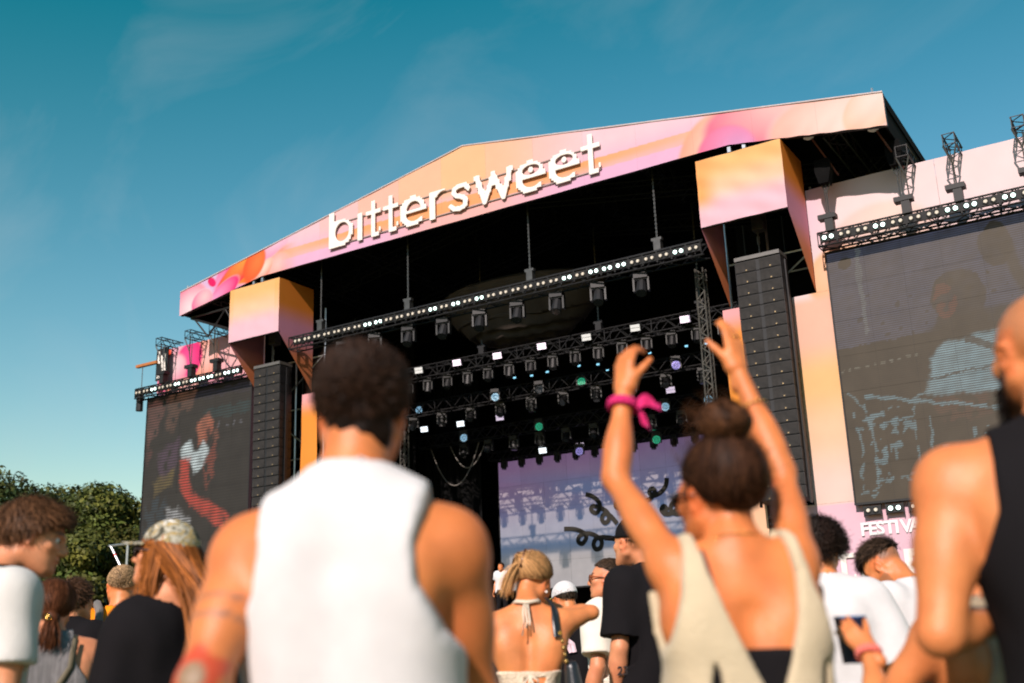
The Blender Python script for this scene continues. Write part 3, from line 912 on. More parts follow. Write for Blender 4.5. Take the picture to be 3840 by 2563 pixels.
# looping doodle lines painted on the back wall picture: flat print a few mm proud
def doodle(pts, w, name='doodle_line'):
    """smooth flat ribbon through control points"""
    P = np.array(pts, float); Q = []
    for i in range(len(P) - 1):
        p0, p1, p2, p3 = P[max(i - 1, 0)], P[i], P[i + 1], P[min(i + 2, len(P) - 1)]
        for t in np.linspace(0, 1, 7)[:-1]:
            Q.append(.5 * (2 * p1 + (p2 - p0) * t + (2 * p0 - 5 * p1 + 4 * p2 - p3) * t * t + (3 * p1 - p0 - 3 * p2 + p3) * t ** 3))
    Q.append(P[-1]); Q = np.array(Q)
    d = np.gradient(Q, axis=0); d /= np.linalg.norm(d, axis=1)[:, None] + 1e-9
    nrm = np.stack([-d[:, 1], d[:, 0]], 1)
    V = []
    for k, (q, m) in enumerate(zip(Q, nrm)):
        a, b = q + m * w, q - m * w
        V += [(a[0], -.0004 * k, a[1]), (b[0], -.0004 * k, b[1])]
    F = [(2 * i, 2 * i + 1, 2 * i + 3, 2 * i + 2) for i in range(len(Q) - 1)]
    return mesh_np(name, V, F, False, None, M['ink'])
M['ink'] = mat('black_doodle_ink', (.016, .014, .01), .8)
def curl(x0, z0, dx, dz, n, r, tail):
    """pig-tail line: starts at x0,z0, moves by dx,dz with n loops of radius r"""
    pts = []
    for k in range(n * 8 + 1):
        f = k / (n * 8); a = 2 * math.pi * n * f
        pts.append((x0 + dx * f + r * math.sin(a) * 1.0, z0 + dz * f + r * (math.cos(a) - 1)))
    return [tail] + pts
DOODLES = [[(-1.74, 6.6), (-1.47, 6.5), (-1.24, 6.3), (-1.17, 6.08), (-1.34, 5.88), (-1.54, 6.01), (-1.45, 6.14), (-1.14, 6.04), (-0.87, 5.84), (-0.85, 5.59), (-1.01, 5.5), (-1.12, 5.65), (-0.99, 5.82), (-0.76, 5.72), (-0.51, 5.42)], [(-2.71, 5.43), (-2.26, 5.38), (-1.91, 5.23), (-1.8, 5.05), (-1.97, 4.84), (-2.14, 4.94), (-2.03, 5.14), (-1.63, 5.17), (-1.21, 4.93), (-1.22, 4.66), (-1.42, 4.6), (-1.51, 4.78), (-1.36, 4.98), (-0.97, 4.98), (-0.51, 4.84), (-0.41, 4.53), (-0.13, 4.23)], [(1.51, 6.84), (1.45, 6.58), (1.24, 6.36), (0.97, 6.28), (0.81, 6.4), (0.92, 6.53), (1.02, 6.41), (0.85, 6.19), (0.54, 6.09)], [(-0.08, 6.01), (-0.31, 5.96), (-0.54, 6.05), (-0.45, 6.22), (-0.26, 6.13), (-0.16, 5.88)], [(2.46, 5.9), (2.15, 5.66), (1.77, 5.56), (1.57, 5.75), (1.69, 5.94), (1.87, 5.82), (1.7, 5.63), (1.41, 5.59), (1.23, 5.74), (1.32, 5.87), (1.42, 5.76), (1.26, 5.57)]]
dd = empty('doodle_graphic', (0, 9.975, 0), 0, 'looping black doodle lines drawn across the stage video wall', 'graphic')
for pts in DOODLES:
    obj('doodle_line', doodle(pts, .085), None, dd)

# ================================================================ lighting rig
LMESH = {}
def blinder_meshes():
    b = MB().box((0, .07, 0), (.38, .14, .2))
    b.box((-.2, .05, .0), (.02, .06, .3)); b.box((.2, .05, .0), (.02, .06, .3)); b.box((0, .05, .16), (.42, .05, .02))
    l = MB().tube((0, -.006, 0), (0, -.03, 0), .054, 14, .048)
    g = MB()
    for k in range(14):
        a = 2 * math.pi * k / 14; b2 = 2 * math.pi * (k + 1) / 14
        g.tube((.07 * math.cos(a), -.015, .07 * math.sin(a)), (.07 * math.cos(b2), -.015, .07 * math.sin(b2)), .009, 4)
    LMESH['bl_body'] = b.mesh('housing', M['black'])
    LMESH['bl_ring'] = g.mesh('ring', M['black'])
    LMESH['bl_on'] = l.mesh('lamp', M['lamp_on']); 
    l2 = MB().tube((0, -.006, 0), (0, -.03, 0), .048, 14, .042)
    LMESH['bl_off'] = l2.mesh('lamp', M['lamp_off'])
blinder_meshes()
def blinder(x, y, z, on, label, group, tilt=.12):
    t = empty('blinder_light', (x, y, z), 0, label, 'stage light', group)
    t.rotation_euler = (tilt, 0, 0)
    obj('housing', LMESH['bl_body'], None, t)
    for s in (-1, 1):
        k = obj('lamp', LMESH['bl_on' if on else 'bl_off'], None, t, (s * .088, 0, 0))
        obj('ring', LMESH['bl_ring'], None, k)
    return t
ORD = ['first', 'second', 'third', 'fourth', 'fifth', 'sixth', 'seventh', 'eighth', 'ninth', 'tenth', 'eleventh', 'twelfth', 'thirteenth',
       'fourteenth', 'fifteenth', 'sixteenth', 'seventeenth', 'eighteenth', 'nineteenth', 'twentieth']
def ordn(i):
    if i < 20: return ORD[i]
    tens = {2: 'twenty', 3: 'thirty', 4: 'forty'}[(i + 1) // 10]
    u = (i + 1) % 10
    return tens + '-' + ORD[u - 1] if u else {3: 'thirtieth', 4: 'fortieth'}[(i + 1) // 10]
truss_thing((-7.35, .55, 11.2), (7.3, .55, 11.2), .4, 'long dark lighting truss across the stage front carrying paired lamps')
ON_FRONT = {2, 3, 6, 9, 11, 13, 14, 16, 20, 25}
nF = 34
for i in range(nF):
    x = 7.05 - i * .422
    on = i in {1, 5, 6, 7, 9, 16, 18, 20, 25, 26}
    blinder(x, .26, 11.2, on, '%s twin lamp from the right on the front stage truss, %s' % (ordn(i), 'glowing' if on else 'unlit'), 'twin lamps on the front truss')
truss_thing((10.1, 1.2, 10.93), (17.2, 1.2, 10.93), .36, 'lighting truss along the top of the right video screen')
for i in range(16):
    x = 10.38 + i * .422
    on = i in (0, 3, 7, 8, 10, 12)
    blinder(x, .93, 10.93, on, '%s twin lamp from the left above the right screen, %s' % (ordn(i), 'glowing' if on else 'unlit'), 'twin lamps above the right screen')
truss_thing((-15.75, 1.2, 10.9), (-9.9, 1.2, 10.9), .36, 'lighting truss along the top of the left video screen')
for i in range(13):
    x = -15.45 + i * .422
    on = i in (2, 5, 7, 8, 9, 11, 12)
    blinder(x, .93, 10.9, on, '%s twin lamp from the left above the left screen, %s' % (ordn(i), 'glowing' if on else 'unlit'), 'twin lamps above the left screen')
for i in range(6):
    on = i in (1, 4)
    blinder(10.5 + i * .52, 1.46, 4.14, on, '%s twin lamp from the left hanging below the right screen, %s' % (ordn(i), 'glowing' if on else 'unlit'), 'twin lamps below the right screen', 0)

# moving heads
def head_meshes():
    base = MB().box((0, 0, -.07), (.36, .26, .14)).tube((0, 0, 0), (0, 0, .06), .05, 8)
    yoke = MB().box((-.19, 0, -.3), (.05, .16, .36)).box((.19, 0, -.3), (.05, .16, .36)).box((0, 0, -.15), (.42, .16, .05))
    hd = MB().tube((0, .02, -.16), (0, -.03, -.6), .12, 10, .15).tube((0, .03, -.1), (0, .02, -.16), .09, 10)
    ln = MB().tube((0, -.03, -.6), (0, -.031, -.607), .125, 12)
    LMESH['mh_base'] = base.mesh('base', M['black']); LMESH['mh_yoke'] = yoke.mesh('yoke', mat('grey_yoke', (.022, .022, .022), .5, .1))
    LMESH['mh_head'] = hd.mesh('head', M['black']); LMESH['mh_lens'] = ln.mesh('lens', M['lens'])
    # wash lights: round face towards the crowd
    w = MB().tube((0, .2, -.34), (0, -.02, -.34), .16, 14, .2)
    LMESH['w_head'] = w.mesh('head', M['black'])
    f = MB()
    for rad, cnt in ((0, 1), (.055, 6), (.11, 12), (.155, 18)):
        for k in range(cnt):
            a = 2 * math.pi * k / cnt
            f.tube((rad * math.cos(a), -.021, -.34 + rad * math.sin(a)), (rad * math.cos(a), -.05, -.34 + rad * math.sin(a)), .023, 6, .018)
    for n_, k in (('green', 'green_on'), ('pale blue', 'blue_on'), ('purple', 'purple_on'), ('unlit', 'lens')):
        me = f.mesh('lens', M[k]); LMESH['w_' + n_] = me
    sb = MB().box((0, .08, 0), (.40, .14, .26)); LMESH['st_body'] = sb.mesh('housing', M['black'])
    for n_, k in (('bright white', 'strobe_on'), ('pink', 'strobe_pink'), ('dim', 'strobe_dim')):
        b = MB().box((0, 0, .062), (.35, .02, .11)).box((0, 0, -.062), (.35, .02, .11)); LMESH['st_' + n_] = b.mesh('tube_panel', M[k])
head_meshes()
def moving_head(p, label, group, rx=0., rz=0., s=1.):
    t = empty('moving_head_light', p, rz, label, 'stage light', group)
    t.scale = (s, s, s)
    obj('base', LMESH['mh_base'], None, t); y = obj('yoke', LMESH['mh_yoke'], None, t)
    h = obj('head', LMESH['mh_head'], None, t, (0, 0, -.12), (rx, 0, 0)); obj('lens', LMESH['mh_lens'], None, h)
    h.location = (0, 0, 0) if rx == 0 else (0, -.3 * math.sin(rx), -.3 * (1 - math.cos(rx)))
    return t
def wash(p, c, label, s=1.):
    s = .8
    t = empty('wash_light', (p[0], p[1], p[2] - .07), .3, label, 'stage light', 'round wash lights in the stage rig'); t.scale = (s, s, s)
    obj('base', LMESH['mh_base'], None, t); obj('yoke', LMESH['mh_yoke'], None, t)
    h = obj('head', LMESH['w_head'], None, t); obj('lens', LMESH['w_' + c], None, h)
def strobe(p, c, label):
    t = empty('strobe_light', p, .12, label, 'stage light', 'strobe panels in the stage rig')
    t.rotation_euler = (.25, 0, .12); t.scale = (.85, .85, .85)
    obj('housing', LMESH['st_body'], None, t); obj('tube_panel', LMESH['st_' + c], None, t)
for i in range(9):
    x = 5.35 - 1.32 * i
    moving_head((x, .6, 10.95), '%s moving head lamp from the right hanging under the front truss' % ordn(i), 'moving heads under the front truss', -.35, .25 + .1 * math.sin(i * 2), 1.05)

# inner trusses
for y, z, k in ((4., 10.45, 'nearest'), (6., 9.75, 'second'), (8., 8.95, 'third')):
    truss_thing((-8.6, y, z), (6.9, y, z), .4, '%s inner lighting truss crossing the dark stage ceiling' % k)
truss_thing((-5.6, 9.6, 8.38), (5.6, 9.6, 8.38), .3, 'slim truss along the top edge of the stage video wall')
k = 0
for i in range(18):
    x = 6.3 - .82 * i
    moving_head((x, 4.0, 10.22), '%s profile lamp from the right under the nearest inner truss' % ordn(i), 'profile lamps under the nearest inner truss', -.2 + .25 * math.sin(i * 3.1), .2, .8)
for i in range(11):
    x = 6.0 - 1.25 * i
    moving_head((x, 6.0, 9.5), '%s lamp from the right under the second inner truss' % ordn(i), 'lamps under the second inner truss', -.3 + .5 * math.sin(i * 2.3), .3, .85)
for i in range(12):
    x = 6.4 - 1.1 * i
    moving_head((x, 8.0, 8.7), '%s lamp from the right under the third inner truss' % ordn(i), 'lamps under the third inner truss', -.2 + .6 * math.sin(i * 1.7), .1, .85)
for i in range(14):
    x = 5.2 - .78 * i
    moving_head((x, 9.55, 8.2), '%s small lamp from the right along the video wall top' % ordn(i), 'small lamps along the video wall top', 0, 0, .62)
STROBES = [((-4.47, 3.6, 10.46), 'dim', 'first strobe panel from the left in the upper row of the rig, dim'), ((-2.89, 3.6, 10.46), 'pink', 'second strobe panel from the left in the upper row of the rig, pink'), ((-1.29, 3.6, 10.42), 'pink', 'third strobe panel from the left in the upper row of the rig, pink'), ((0.39, 3.6, 10.44), 'pink', 'fourth strobe panel from the left in the upper row of the rig, pink'), ((2.0, 3.6, 10.44), 'dim', 'fifth strobe panel from the left in the upper row of the rig, dim'), ((3.67, 3.6, 10.43), 'dim', 'sixth strobe panel from the left in the upper row of the rig, dim'), ((5.29, 3.6, 10.39), 'pink', 'seventh strobe panel from the left in the upper row of the rig, pink'), ((-7.25, 7.6, 9.4), 'bright white', 'first strobe panel from the left in the middle row of the rig, bright white'), ((-5.57, 7.6, 9.38), 'bright white', 'second strobe panel from the left in the middle row of the rig, bright white'), ((-3.83, 7.6, 9.37), 'pink', 'third strobe panel from the left in the middle row of the rig, pink'), ((2.93, 7.6, 9.35), 'pink', 'fourth strobe panel from the left in the middle row of the rig, pink'), ((-3.02, 9.2, 8.27), 'bright white', 'bright white strobe panel just above the stage video wall top edge'), ((-1.45, 9.2, 8.25), 'pink', 'pink strobe panel just above the stage video wall top edge')]
for j, (p, c, lb) in enumerate(STROBES):
    strobe(p, c, lb)
WASHES = [((0.47, 6.0, 10.06), 'green', 'green wash light highest in the rig'), ((-2.18, 7.6, 9.15), 'green', 'green wash light in the middle of the rig'), ((1.76, 8.8, 8.34), 'green', 'green wash light near the video wall top right'), ((4.05, 5.6, 9.95), 'purple', 'purple wash light high at the right of the rig'), ((2.7, 7.6, 9.15), 'pale blue', 'pale blue wash light second from the right in the rig'), ((4.23, 7.6, 9.17), 'pale blue', 'pale blue wash light rightmost in the rig'), ((-2.76, 5.7, 9.98), 'pale blue', 'pale blue wash light high in the left half of the rig'), ((-5.42, 7.6, 9.17), 'pale blue', 'pale blue wash light low at the left of the rig'), ((-1.37, 9.0, 8.35), 'purple', 'purple wash light just above the video wall edge'), ((-7.47, 7.6, 10.52), 'pale blue', 'pale blue wash light far left beside the head of the man'), ((-1.0, 5.7, 9.98), 'unlit', 'unlit wash light in the upper rig')]
for j, (p, c, lb) in enumerate(WASHES):
    wash(p, c, lb)
# tiny blue pin lights of the rear rig
m_pin = mat('blue_pin', (.2, .4, .5), .4, emit=(.25, .6, .8), estr=1.2)
pm = MB().box((0, 0, 0), (.11, .03, .06)).mesh('pin', m_pin)
PINS = [(-4.0, 9.0, 11.16), (-3.24, 9.0, 11.12), (-2.56, 9.0, 11.15), (-1.21, 9.0, 11.16), (-0.43, 9.0, 11.08), (-0.06, 9.0, 10.81), (1.64, 9.0, 11.15), (3.04, 9.0, 11.15), (3.78, 9.0, 11.11)]
for j, p in enumerate(PINS):
    t = empty('pin_light', p, 0, '%s tiny blue light from the left deep in the stage rig' % ordn(j), 'stage light', 'tiny blue lights in the rig')
    obj('lens', pm, None, t); MB().box((0, .06, 0), (.14, .08, .1)).build('housing', M['black'], t)

# hanging chains and motors
def hoist(x, y, z0, z1, label, group, body=M['steel']):
    t = empty('chain_hoist', (x, y, z0), 0, label, 'hoist', group)
    m = MB().tube((0, 0, .35), (0, 0, z1 - z0), .022, 6)
    for k in range(int((z1 - z0 - .3) / .12)): m.box((0, 0, .4 + k * .12), (.05, .03, .06))
    m.build('chain', M['steel'], t)
    MB().box((0, 0, .3), (.3, .14, .08)).box((.02, 0, .12), (.2, .2, .3)).build('motor', body, t)
    MB().tube((0, 0, -.12), (0, 0, .0), .03).build('hook', M['steel'], t)
for i, x in enumerate((5.9, 1.85, -2.6, -6.2)):
    hoist(x, .62, 11.52, 13.9 + (1.4 if abs(x) < 3 else .4), '%s chain hoist from the right holding the front truss' % ordn(i), 'chain hoists of the front truss')
for i, x in enumerate((5.6, 2.2, -2.2)):
    hoist(x, 4.1, 10.7, 14.2, '%s chain hoist from the right holding the nearest inner truss' % ordn(i), 'chain hoists of the inner truss', M['black'])
# outrigger trusses above the side walls with their hoists
def outrigger(x, y0, z, label, group):
    t = empty('outrigger_truss', (x, y0, z), 0, label, 'truss', group)
    ch, la = truss_mesh(1.05, .27, .02, .3)
    ch._add(la.v, la.f); ch.build('truss', M['truss'], t, (0, 0, 0), (0, 0, math.pi / 2))
    m = MB()
    for s in (-1, 1): m.tube((s * .15, .02, -.15), (0, .12, -.62), .022)
    m.tube((0, .12, -.62), (0, .2, -1.1), .018)
    m.build('bridle', M['steel'], t)
for i, x in enumerate((12.42, 13.52, 15.05, 16.7)):
    outrigger(x, .82, 12.66, '%s black outrigger truss above the right wall from the roof' % ordn(i), 'outrigger trusses above the right wall')
for i, x in enumerate((-14.36, -12.81, -11.55)):
    outrigger(x, .82, 12.66, '%s black outrigger truss from the left above the left wall' % ordn(i), 'outrigger trusses above the left wall')
def wall_hoist(x, z0, z1, label, group):
    t = empty('chain_hoist', (x, .98, z0), 0, label, 'hoist', group)
    MB().tube((0, 0, .3), (0, 0, z1 - z0), .014).build('chain', M['steel'], t)
    MB().box((0, 0, .34), (.44, .26, .12)).box((.04, 0, .12), (.2, .22, .34)).build('motor', M['black'], t)
    MB().tube((0, 0, -.12), (0, 0, .0), .03).build('hook', M['steel'], t)
for i, x in enumerate((10.42, 12.29, 13.49, 15.1)):
    wall_hoist(x, 11.12, 12.3 + .05 * i, '%s chain hoist from the left on the right screen truss' % ordn(i), 'hoists on the right screen truss')
for i, x in enumerate((-14.21, -12.72, -11.42)):
    wall_hoist(x, 11.1, 12.5, '%s chain hoist from the left on the left screen truss' % ordn(i), 'hoists on the left screen truss')
# pair of black speakers hung under the wing
for i, (x, y, z) in enumerate(((10.46, 1.0, 12.7), (12.2, 1.1, 12.75))):
    t = empty('rigging_motor', (x, y, z), 0, ('black' if i == 0 else 'larger black') + ' motor bag hanging under the right roof wing ' + ('beside the cube' if i == 0 else 'at its outer corner'), 'motor')
    MB().prism([(-.2, .0), (-.12, -.35), (.12, -.35), (.2, 0), (.18, .3), (-.18, .3)], -.16, .16).build('bag', M['drape'], t)
    MB().tube((0, 0, -.35), (0, 0, -1.3), .02).tube((-.1, 0, -.35), (0, 0, -.6), .02).tube((.1, 0, -.35), (0, 0, -.6), .02).build('chain', M['steel'], t)

# gathered drape hanging in the ceiling
def drape_bowl():
    n, m_ = 150, 60
    V = []
    for i in range(n):
        a = 2 * math.pi * i / n
        for j in range(m_):
            f = j / (m_ - 1)
            ph = f * math.pi * .5
            r = math.cos(ph) ** .8
            z = -math.sin(ph) ** 1.3
            fold = .075 * math.sin(f * 40 + 2.5 * math.sin(a * 2 + .6) + 1.6 * math.cos(a)) * (f * (1 - f) * 4) + .02 * math.sin(f * 90 + 3 * math.sin(a * 3))
            V.append((3.05 * r * math.cos(a) * (1 + fold * .5), 1.7 * r * math.sin(a) * (1 + fold), 1.75 * (z + fold)))
    q = np.arange(n * m_).reshape(n, m_)
    qn = np.roll(q, -1, 0)
    F = np.stack([q[:, :-1], qn[:, :-1], qn[:, 1:], q[:, 1:]], -1).reshape(-1, 4)
    t = empty('ceiling_drape', (-.85, 4.6, 12.75), 0, 'dark gathered fabric bowl hanging from the stage ceiling', 'drape')
    obj('fabric', mesh_np('fabric', V, F, True, None, mat('taupe_drape', (.06, .045, .038), .85, 0, .3, 2, spec=.2)), None, t)
    mm = MB()
    for i in range(40):
        a, b = 2 * math.pi * i / 40, 2 * math.pi * (i + 1) / 40
        mm.tube((3.05 * math.cos(a), 1.7 * math.sin(a), .02), (3.05 * math.cos(b), 1.7 * math.sin(b), .02), .03, 5)
    mm.build('hoop', M['truss'], t)
drape_bowl()
# upright trusses inside the stage
for x, y, lb in ((-7.35, 6.5, 'upright lattice tower left of the stage video wall'), (6.75, 1.4, 'upright lattice cable ladder beside the right speaker array')):
    t = empty('upright_truss', (x, y, 2), 0, lb, 'truss')
    ch, la = truss_mesh(9., .22, .022, .22)
    ch._add(la.v, la.f); ch.build('lattice', mat('worn_lattice_metal', (.09, .085, .075), .45, .4, .3), t, (0, 0, 0), (0, -math.pi / 2, 0))
# cable loops hanging below the rig
for i, (x, w_, d_) in enumerate(((-6.2, 2.2, 1.5), (-5.6, 1.6, .9))):
    pts = [(x + w_ * (f - .5), 8.1, 8.7 - d_ * (1 - (2 * f - 1) ** 2)) for f in np.linspace(0, 1, 16)]
    o = MB().path(pts, .025).build('cable', mat('grey_cable', (.12, .11, .1), .5), None)
    tag(o, ('deeper' if i == 0 else 'shallower') + ' grey cable loop sagging under the rig left of the video wall', 'cable')
# black sign on the left wall
t = empty('stage_sign', (-14.72, 1.35, 11.95), 0, 'small black board with white letters bas on the left wall', 'sign')
MB().box((0, 0, 0), (.62, .05, 1.22)).build('board', M['black'], t)
obj('letter', text_mesh('b', .62, .003, M['white'], .02), None, t, (-.27, -.03, .08), (math.pi / 2, .12, 0))
obj('letter', text_mesh('a', .5, .003, M['white'], .02), None, t, (-.02, -.03, -.12), (math.pi / 2, .12, 0))
obj('letter', text_mesh('s', .56, .003, M['white'], .02), None, t, (0.0, -.03, -.42), (math.pi / 2, .12, 0))
obj('small_text', text_mesh('ECHO', .12, .003, M['white'], .004), None, t, (.12, -.03, .38), (math.pi / 2, math.pi / 2, 0))
obj('small_text', text_mesh('28', .2, .003, M['white'], .004), None, t, (-.26, -.03, -.52), (math.pi / 2, 0, 0))
t = empty('outrigger_beam', (-15.5, 1.3, 12.06), 0, 'orange timber beam sticking out left of the black sign', 'beam')
MB().box((0, 0, 0), (1.15, .14, .1)).build('beam', M['wood_orange'], t)
MB().tube((-.25, 0, 0), (-.25, 0, -.95), .015).build('chain', M['steel'], t)
MB().tube((-.3, 0, -.95), (-.3, 0, -1.75), .13, 10).build('motor', M['black'], t)
# bracket of tubes beside the foot of the left screen
t = empty('tube_bracket', (-15.95, 1.2, 4.4), 0, 'pale tube bracket sticking out beside the left screen foot', 'bracket')
MB().tube((-.95, 0, 1.0), (.3, 0, 1.0), .045).tube((-.85, 0, 1.0), (.1, 0, -.2), .045).tube((.1, 0, 1.0), (.1, 0, -4.4), .05).build('tube', M['alu'], t)
MB().tube((-.6, 0, .68), (-.55, 0, .62), .055).build('marker', M['red'], t)

# ================================================================ people: smooth implicit bodies
class Vox:
    def __init__(s, lo, hi, h, zf=None):
        def axis(a, b): return np.arange(a, b + h, h)
        s.h = h
        xs, ys = axis(lo[0], hi[0]), axis(lo[1], hi[1])
        if zf:
            z0, z1, hf = zf
            zs = np.concatenate([np.arange(lo[2], z0, h), np.arange(z0, z1, hf), np.arange(z1, hi[2] + h, h)])
        else: zs = axis(lo[2], hi[2])
        s.ax = (xs.astype(np.float32), ys.astype(np.float32), zs.astype(np.float32))
        s.F = np.full([len(a) for a in s.ax], 10., np.float32)
    def blk(s, lo, hi):
        sl, g = [], []
        for a, l, u in zip(s.ax, lo, hi):
            i, j = np.searchsorted(a, l), np.searchsorted(a, u)
            if j <= i: return None
            sl.append(slice(i, j)); g.append(a[i:j])
        return tuple(sl), g[0][:, None, None], g[1][None, :, None], g[2][None, None, :]
    def add(s, prim, k=.02, inf=0., op='u'):
        lo, hi = prim.bb
        m = k + inf + 3 * s.h
        b = s.blk([v - m for v in lo], [v + m for v in hi])
        if b is None: return
        sl, X, Y, Z = b
        d = prim(X, Y, Z) - inf
        a = s.F[sl]
        if op == 'u':
            h = np.clip(.5 + .5 * (a - d) / k, 0, 1)
            s.F[sl] = a + (d - a) * h - k * h * (1 - h)
        else:
            d = -d
            h = np.clip(.5 - .5 * (a - d) / k, 0, 1)
            s.F[sl] = a + (d - a) * h + k * h * (1 - h)
    def clip(s, fn):
        X, Y, Z = s.ax[0][:, None, None], s.ax[1][None, :, None], s.ax[2][None, None, :]
        s.F = np.maximum(s.F, fn(X, Y, Z)).astype(np.float32)
    def mesh(s): return surface_nets(s.F, s.ax)

class RC:
    """round cone"""
    def __init__(s, a, b, ra, rb, sq=None):
        s.a, s.b = np.array(a, float), np.array(b, float); s.ra, s.rb = ra, rb; s.sq = sq
        r = max(ra, rb) * (1 if sq is None else max(1, max(1 / q for q in sq)))
        s.bb = (np.minimum(s.a, s.b) - r, np.maximum(s.a, s.b) + r)
    def __call__(s, X, Y, Z):
        a, d = s.a, s.b - s.a
        px, py, pz = X - a[0], Y - a[1], Z - a[2]
        t = np.clip((px * d[0] + py * d[1] + pz * d[2]) / (d @ d + 1e-9), 0, 1)
        qx, qy, qz = px - t * d[0], py - t * d[1], pz - t * d[2]
        if s.sq is not None: qx, qy, qz = qx * s.sq[0], qy * s.sq[1], qz * s.sq[2]
        return np.sqrt(qx * qx + qy * qy + qz * qz) - (s.ra + (s.rb - s.ra) * t)
class EL:
    def __init__(s, c, r, R=None):
        s.c, s.r = np.array(c, float), np.array(r, float); s.R = None if R is None else np.array(R, float)
        m = s.r if R is None else np.full(3, s.r.max())
        s.bb = (s.c - m, s.c + m)
    def __call__(s, X, Y, Z):
        x, y, z = X - s.c[0], Y - s.c[1], Z - s.c[2]
        if s.R is not None:
            R = s.R
            x, y, z = R[0, 0] * x + R[1, 0] * y + R[2, 0] * z, R[0, 1] * x + R[1, 1] * y + R[2, 1] * z, R[0, 2] * x + R[1, 2] * y + R[2, 2] * z
        r = s.r
        k0 = np.sqrt((x / r[0]) ** 2 + (y / r[1]) ** 2 + (z / r[2]) ** 2)
        k1 = np.sqrt((x / r[0] ** 2) ** 2 + (y / r[1] ** 2) ** 2 + (z / r[2] ** 2) ** 2) + 1e-6
        return k0 * (k0 - 1) / k1

def rot(rx=0, ry=0, rz=0):
    return np.array(Matrix.Rotation(rz, 3, 'Z') @ Matrix.Rotation(rx, 3, 'X') @ Matrix.Rotation(ry, 3, 'Y'))
def vnorm(V, Q):
    n = np.zeros_like(V)
    c = np.cross(V[Q[:, 2]] - V[Q[:, 0]], V[Q[:, 3]] - V[Q[:, 1]])
    for k in range(4): np.add.at(n, Q[:, k], c)
    return n / (np.linalg.norm(n, axis=1)[:, None] + 1e-12)
def wave3(V, f, seed, amp, st=(1, 1, 1)):
    r = np.random.default_rng(seed); o = np.zeros(len(V))
    P = V * np.array(st)
    for k in range(10):
        d = r.normal(size=3); d /= np.linalg.norm(d); w = f * r.uniform(.6, 1.8)
        o += np.sin(P @ d * w + r.uniform(0, 6.28) + 1.2 * np.sin(P @ d[::-1] * w * .5))
    return o / 4. * amp

SKIN = {'tan': (.56, .172, .052), 'brown': (.46, .14, .042), 'pale': (.58, .235, .115), 'mid': (.58, .2, .068)}
M['skin'] = mat('skin', (1, 1, 1), .43, 0, .13, 17, bump=.2, bscale=190, attr=True, sub=.08, spec=.38)
M['hair'] = mat('hair', (1, 1, 1), .5, 0, .25, 60, attr=True, spec=.1, stretch=(1, 1, .2))
def cloth(name, c, rough=.9, bump=.25, bs=260, noise=.06, stretch=None):
    return mat(name, c, rough, 0, noise, 14, bump=bump, bscale=bs, spec=.12, sheen=.12 if min(c) > .1 else 0, stretch=stretch)
CL = {'white': cloth('white_cotton', (.57, .55, .545)), 'black': cloth('black_cotton', (.0075, .0065, .0075)),
      'beige': cloth('beige_knit', (.52, .43, .29), bump=.5, bs=160), 'grey': cloth('pale_grey_cotton', (.58, .56, .53)),
      'cream': cloth('cream_cotton', (.72, .66, .56)), 'orange': cloth('orange_cotton', (.8, .25, .01)),
      'heather': cloth('ribbed_grey_knit', (.22, .21, .21), bump=.6, bs=120, noise=.35, stretch=(6, 6, .4)), 'tan': cloth('tan_knit', (.38, .29, .19), noise=.25, bump=.6),
      'denim': cloth('dark_denim', (.03, .04, .07)), 'sand': cloth('sand_shorts', (.58, .42, .27)), 'crochet': cloth('crochet_cream', (.66, .54, .4), bump=.9, bs=90, noise=.3),
      'pink': cloth('pink_cap_cloth', (.7, .38, .38)), 'pack': cloth('grey_backpack_cloth', (.15, .14, .13), bump=.3)}

